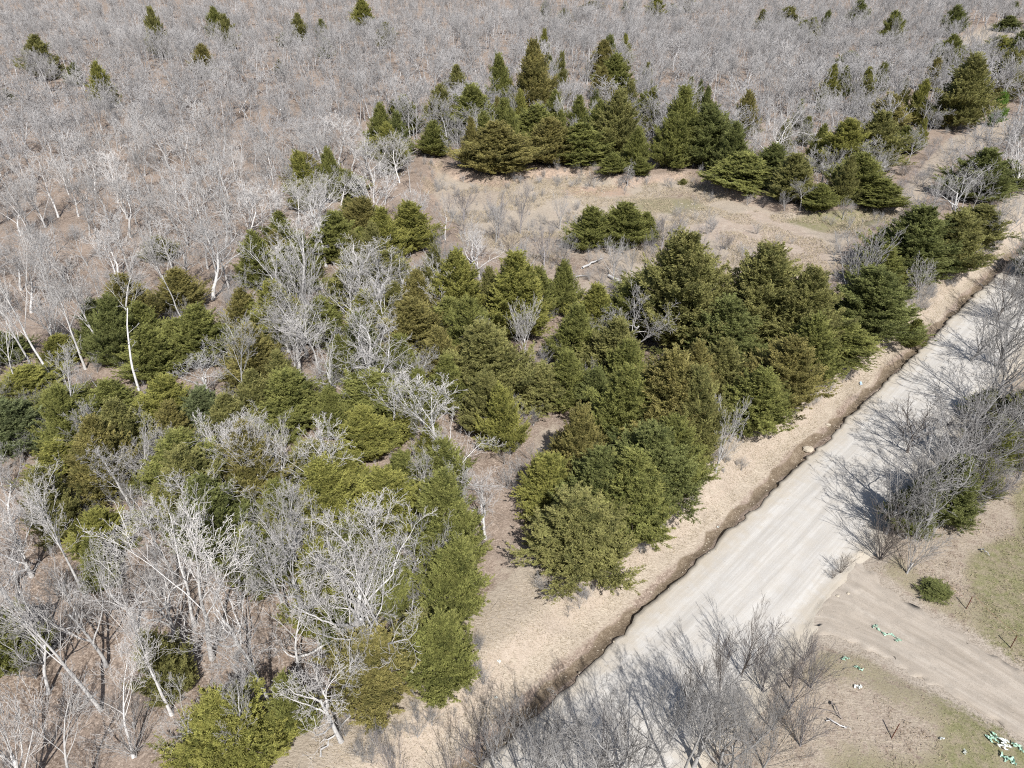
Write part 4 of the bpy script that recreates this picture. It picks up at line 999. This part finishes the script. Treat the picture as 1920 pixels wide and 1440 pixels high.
crumple('plastic_scrap', 1608, 1289, .2, .4, 0, WHITE, 'whitish green plastic scrap in grass below two mint green ones', 'litter', 5)
crumple('plastic_scrap', 1862, 1385, .45, .55, .4, MINT, 'mint green crumpled scrap, upper left of the heap beside the track', 'litter', 6)
crumple('plastic_bag', 1882, 1398, .5, .55, 1.0, WHITE, 'white crumpled plastic bag in the heap of green scraps', 'litter', 7, .12)
crumple('plastic_scrap', 1890, 1425, .4, .6, -.7, MINT, 'mint green crumpled scrap, lowest of the heap beside the track', 'litter', 8)
crumple('plastic_scrap', 1908, 1402, .35, .5, -.9, MINT, 'mint green scrap at the right of the heap beside the track', 'litter', 9)
crumple('paper_scrap', 1765, 1386, .1, .26, .2, WHITE, 'small white paper scrap in the grass left of the green heap', 'litter', 10)
crumple('paper_scrap', 1808, 1412, .12, .22, .9, WHITE, 'white paper scrap in grass, lower left of the green heap', 'litter', 11)
crumple('paper_scrap', 1346, 990, .1, .18, .4, WHITE, 'white paper scrap on the pale bank above the ditch', 'litter', 12)
crumple('paper_scrap', 936, 1242, .12, .16, .4, WHITE, 'white paper scrap in the open tan strip, upper of two', 'litter', 13)
crumple('paper_scrap', 930, 1310, .1, .15, .4, WHITE, 'white paper scrap in the open tan strip, lower of two', 'litter', 14)
crumple('plastic_scrap', 1613, 722, .2, .4, 1.2, BLUE, 'pale blue plastic scrap on the bank at the foot of cedars', 'litter', 15, .15)

# rusty fence posts with wires
def post(u, v, label, tilt=0.0, hgt=.85):
    x, y, z = ground(u, v); V = []; F_ = []
    prof_ = [(-.03, -.004), (.03, -.004), (.03, .004), (.005, .004), (.005, .035), (-.005, .035), (-.005, .004), (-.03, .004)]
    for zz in (-.2, hgt):
        for a, b in prof_: V.append((a, b, zz))
    n = 8
    Q = [(i, (i + 1) % n, n + (i + 1) % n, n + i) for i in range(n)]
    top = np.array([[n + i for i in (0, 1, 2, 7)], [n + 3, n + 4, n + 5, n + 6]])
    studs = []
    o = link('fence_post', mesh_np('fence_post', V, [np.array(Q), top], [RUST]), None, (x, y, z)); o.rotation_euler = (0, tilt, .7)
    tag(o, label, 'fence post'); return (x + math.sin(tilt) * 1.1, y, z)
pa = post(1812, 1142, 'rusty steel fence post leaning at the edge of the green field', .14)
pb = post(1672, 1385, 'rusty steel fence post in grass below the gravel track', .35)
pc = post(1895, 1215, 'rusty steel fence post at far right beside the dry grass verge', .05)
def wire(a, b, hz_, label, sag=.1):
    out = []; n = 16
    pts_ = [(a[0] + (b[0] - a[0]) * i / n, a[1] + (b[1] - a[1]) * i / n, a[2] + (b[2] - a[2]) * i / n + hz_ - sag * math.sin(math.pi * i / n)) for i in range(n + 1)]
    V, Q, T = tubes([(pts_, [.006] * (n + 1), 1)], [3, 3]); tag(link('fence_wire', mesh_np('fence_wire', V, [Q, T], [RUST])), label, 'wire')
x0, y0, z0 = ground(1775, 1112)
wire((x0, y0, z0), pa, .55, 'thin rusty wire running left from the leaning fence post by the field')
wire(pa, pc, .95, 'thin rusty wire strung between two posts along the green field')

# fallen logs and branches
def log(u0, v0, u1, v1, r, label, tone='p', forks=0):
    a = ground(u0, v0); b = ground(u1, v1); n = 9; rg = random.Random(int(u0)); out = []; P_ = []
    for i in range(n + 1):
        f = i / n; x = a[0] + (b[0] - a[0]) * f + rg.gauss(0, .05); y = a[1] + (b[1] - a[1]) * f + rg.gauss(0, .05); P_.append((x, y, H(x, y) + r + .05 + .1 * math.sin(f * 3.1)))
    out.append((P_, [r * (1 - .55 * i / n) for i in range(n + 1)], 0))
    for k in range(forks):
        i = rg.randrange(3, n); p = P_[i]; d = (rg.gauss(0, 1), rg.gauss(0, 1)); l = rg.uniform(.4, 1.0)
        out.append(([p, (p[0] + d[0] * l * .5, p[1] + d[1] * l * .5, p[2] + .15), (p[0] + d[0] * l, p[1] + d[1] * l, p[2] + .1)], [r * .5, r * .35, r * .15], 1))
    V, Q, T = tubes(out, [7, 4]); o = link('fallen_branch', mesh_np('fallen_branch', V, [Q, T], [BARK], True)); o.color = (*BARKC[tone], 1)
    tag(o, label, 'fallen branch')
log(1092, 505, 1130, 487, .13, 'pale fallen log lying in the brush of the clearing')
log(1140, 520, 1166, 536, .16, 'thick pale log lying at the front edge of the clearing', 'w', 3)
log(1078, 522, 1100, 520, .08, 'thin pale log left of the thick one in the clearing')
log(1835, 1030, 1852, 1042, .05, 'short pale branch lying on the grass right of the cedar')
log(1550, 1352, 1588, 1370, .04, 'pale fallen stick in the grass below the brown thicket', 'w', 1)
log(1558, 1318, 1577, 1350, .05, 'dark fallen branch beside the brown thicket', 'k', 2)
log(600, 1420, 660, 1340, .05, 'pale fallen branch on leaf litter at the bottom edge', 'w', 3)
log(630, 1335, 650, 1348, .07, 'dark fallen branch on leaf litter under the spreading oak', 'k', 2)
log(80, 1240, 120, 1200, .07, 'grey fallen limb on the shaded floor at lower left', 'g', 2)
log(60, 540, 95, 545, .08, 'grey fallen log between pale trunks at far left', 'g', 2)
log(205, 640, 240, 668, .08, 'brown fallen log among cedars at left', 'k', 2)
log(945, 1015, 962, 1040, .03, 'thin dark branch lying on the tan open strip', 'k', 2)

# ------------------------------------------------------------------ labels
LOOKC = {'g': 'green', 'y': 'yellow-green', 'o': 'olive', 'b': 'brown-tipped', 'd': 'dark green', 'k': 'bluish green'}
LOOKB = {'tall': 'tall slender bare tree', 'oak': 'crooked bare oak', 'fan': 'fan-shaped bare tree', 'wood': 'bare tree', 'spread': 'wide spreading bare oak', 'droop': 'drooping bare tree',
         'shrub': 'low bare shrub', 'bush': 'bushy bare shrub', 'snag': 'dead trunk', 'far': 'bare tree', 'slim': 'slender bare tree'}
TONE = {'w': 'pale', 'p': 'light grey', 'g': 'grey', 'v': 'purplish grey', 'k': 'brown'}
CLU = [(808, 290), (1180, 330), (1500, 395), (1700, 398), (1560, 600), (1060, 590), (830, 500), (780, 360)]
def zone(u, v, x, y):
    t = float(road_t(x, y))
    if t > -1:
        if v > 1180: return 'at the bottom by the road'
        if v > 640: return 'right of the gravel road'
        return 'right of the road far up'
    if float(poly_sd(np.array([u]), np.array([v]), CLU)[0]) < 0: return 'in the clearing'
    if v < 170: return 'in the far wood at upper ' + ('left' if u < 640 else 'middle' if u < 1280 else 'right')
    if v < 400 and u > 840 and u < 1400: return 'behind the clearing'
    if v < 430 and u >= 1400: return 'right behind the clearing'
    if v < 400: return 'in the wood at ' + ('upper left' if u < 420 else 'upper mid-left')
    if u > 1380: return 'on the bank above the road'
    if u > 1000: return 'between clearing and tan strip' if v < 860 else 'right of the tan strip'
    if v < 560: return 'in the left wood' if u < 460 else 'left of the clearing'
    if v < 780: return 'in the mid-left growth' if u < 480 else 'in the middle growth'
    if v < 1010: return 'at centre left' if u < 480 else 'at centre left of the gap'
    return 'at lower left' if u < 480 else 'left of the tan strip'
ORD = ['first', 'second', 'third', 'fourth', 'fifth', 'sixth', 'seventh', 'eighth', 'ninth', 'tenth', '11th', '12th', '13th', '14th', '15th', '16th', '17th', '18th', '19th', '20th', '21st', '22nd', '23rd', '24th', '25th', '26th', '27th', '28th', '29th', '30th', '31st', '32nd', '33rd', '34th', '35th', '36th', '37th', '38th', '39th', '40th']
def family(t):
    root, u, v, fam, look = t
    zn = zone(u, v, root.location.x, root.location.y)
    if fam == 'cedar': return LOOKC[look] + ' cedar', zn
    return TONE[look[-1]] + ' ' + LOOKB[look[:-1]], zn
byg = {}
for t in THINGS:
    if t[3] == 'leafy': continue
    byg.setdefault(family(t), []).append(t)
CAT = {'cedar': 'cedar tree', 'bare': 'bare tree', 'shrub': 'shrub', 'snag': 'dead tree'}
for (nm, zn), L_ in byg.items():
    L_.sort(key=lambda t: t[1]); n = len(L_)
    for i, t in enumerate(L_):
        if n == 1: lb = f'{nm} {zn}, the only such one'
        elif n == 2: lb = f'{nm} {zn}, {"left" if i == 0 else "right"} of two alike'
        elif n == 3: lb = f'{nm} {zn}, {("leftmost", "middle", "rightmost")[i]} of three alike'
        elif i == 0: lb = f'{nm} {zn}, leftmost of its kind'
        elif i == n - 1: lb = f'{nm} {zn}, rightmost of its kind'
        else: lb = f'{nm} {zn}, {ORD[min(i, 39)]} from the left'
        g = {'cedar': 'cedar trees', 'bare': 'leafless trees', 'shrub': 'leafless shrubs', 'snag': 'dead trunks'}[t[3]] + ' ' + zn
        tag(t[0], lb, CAT[t[3]], g)
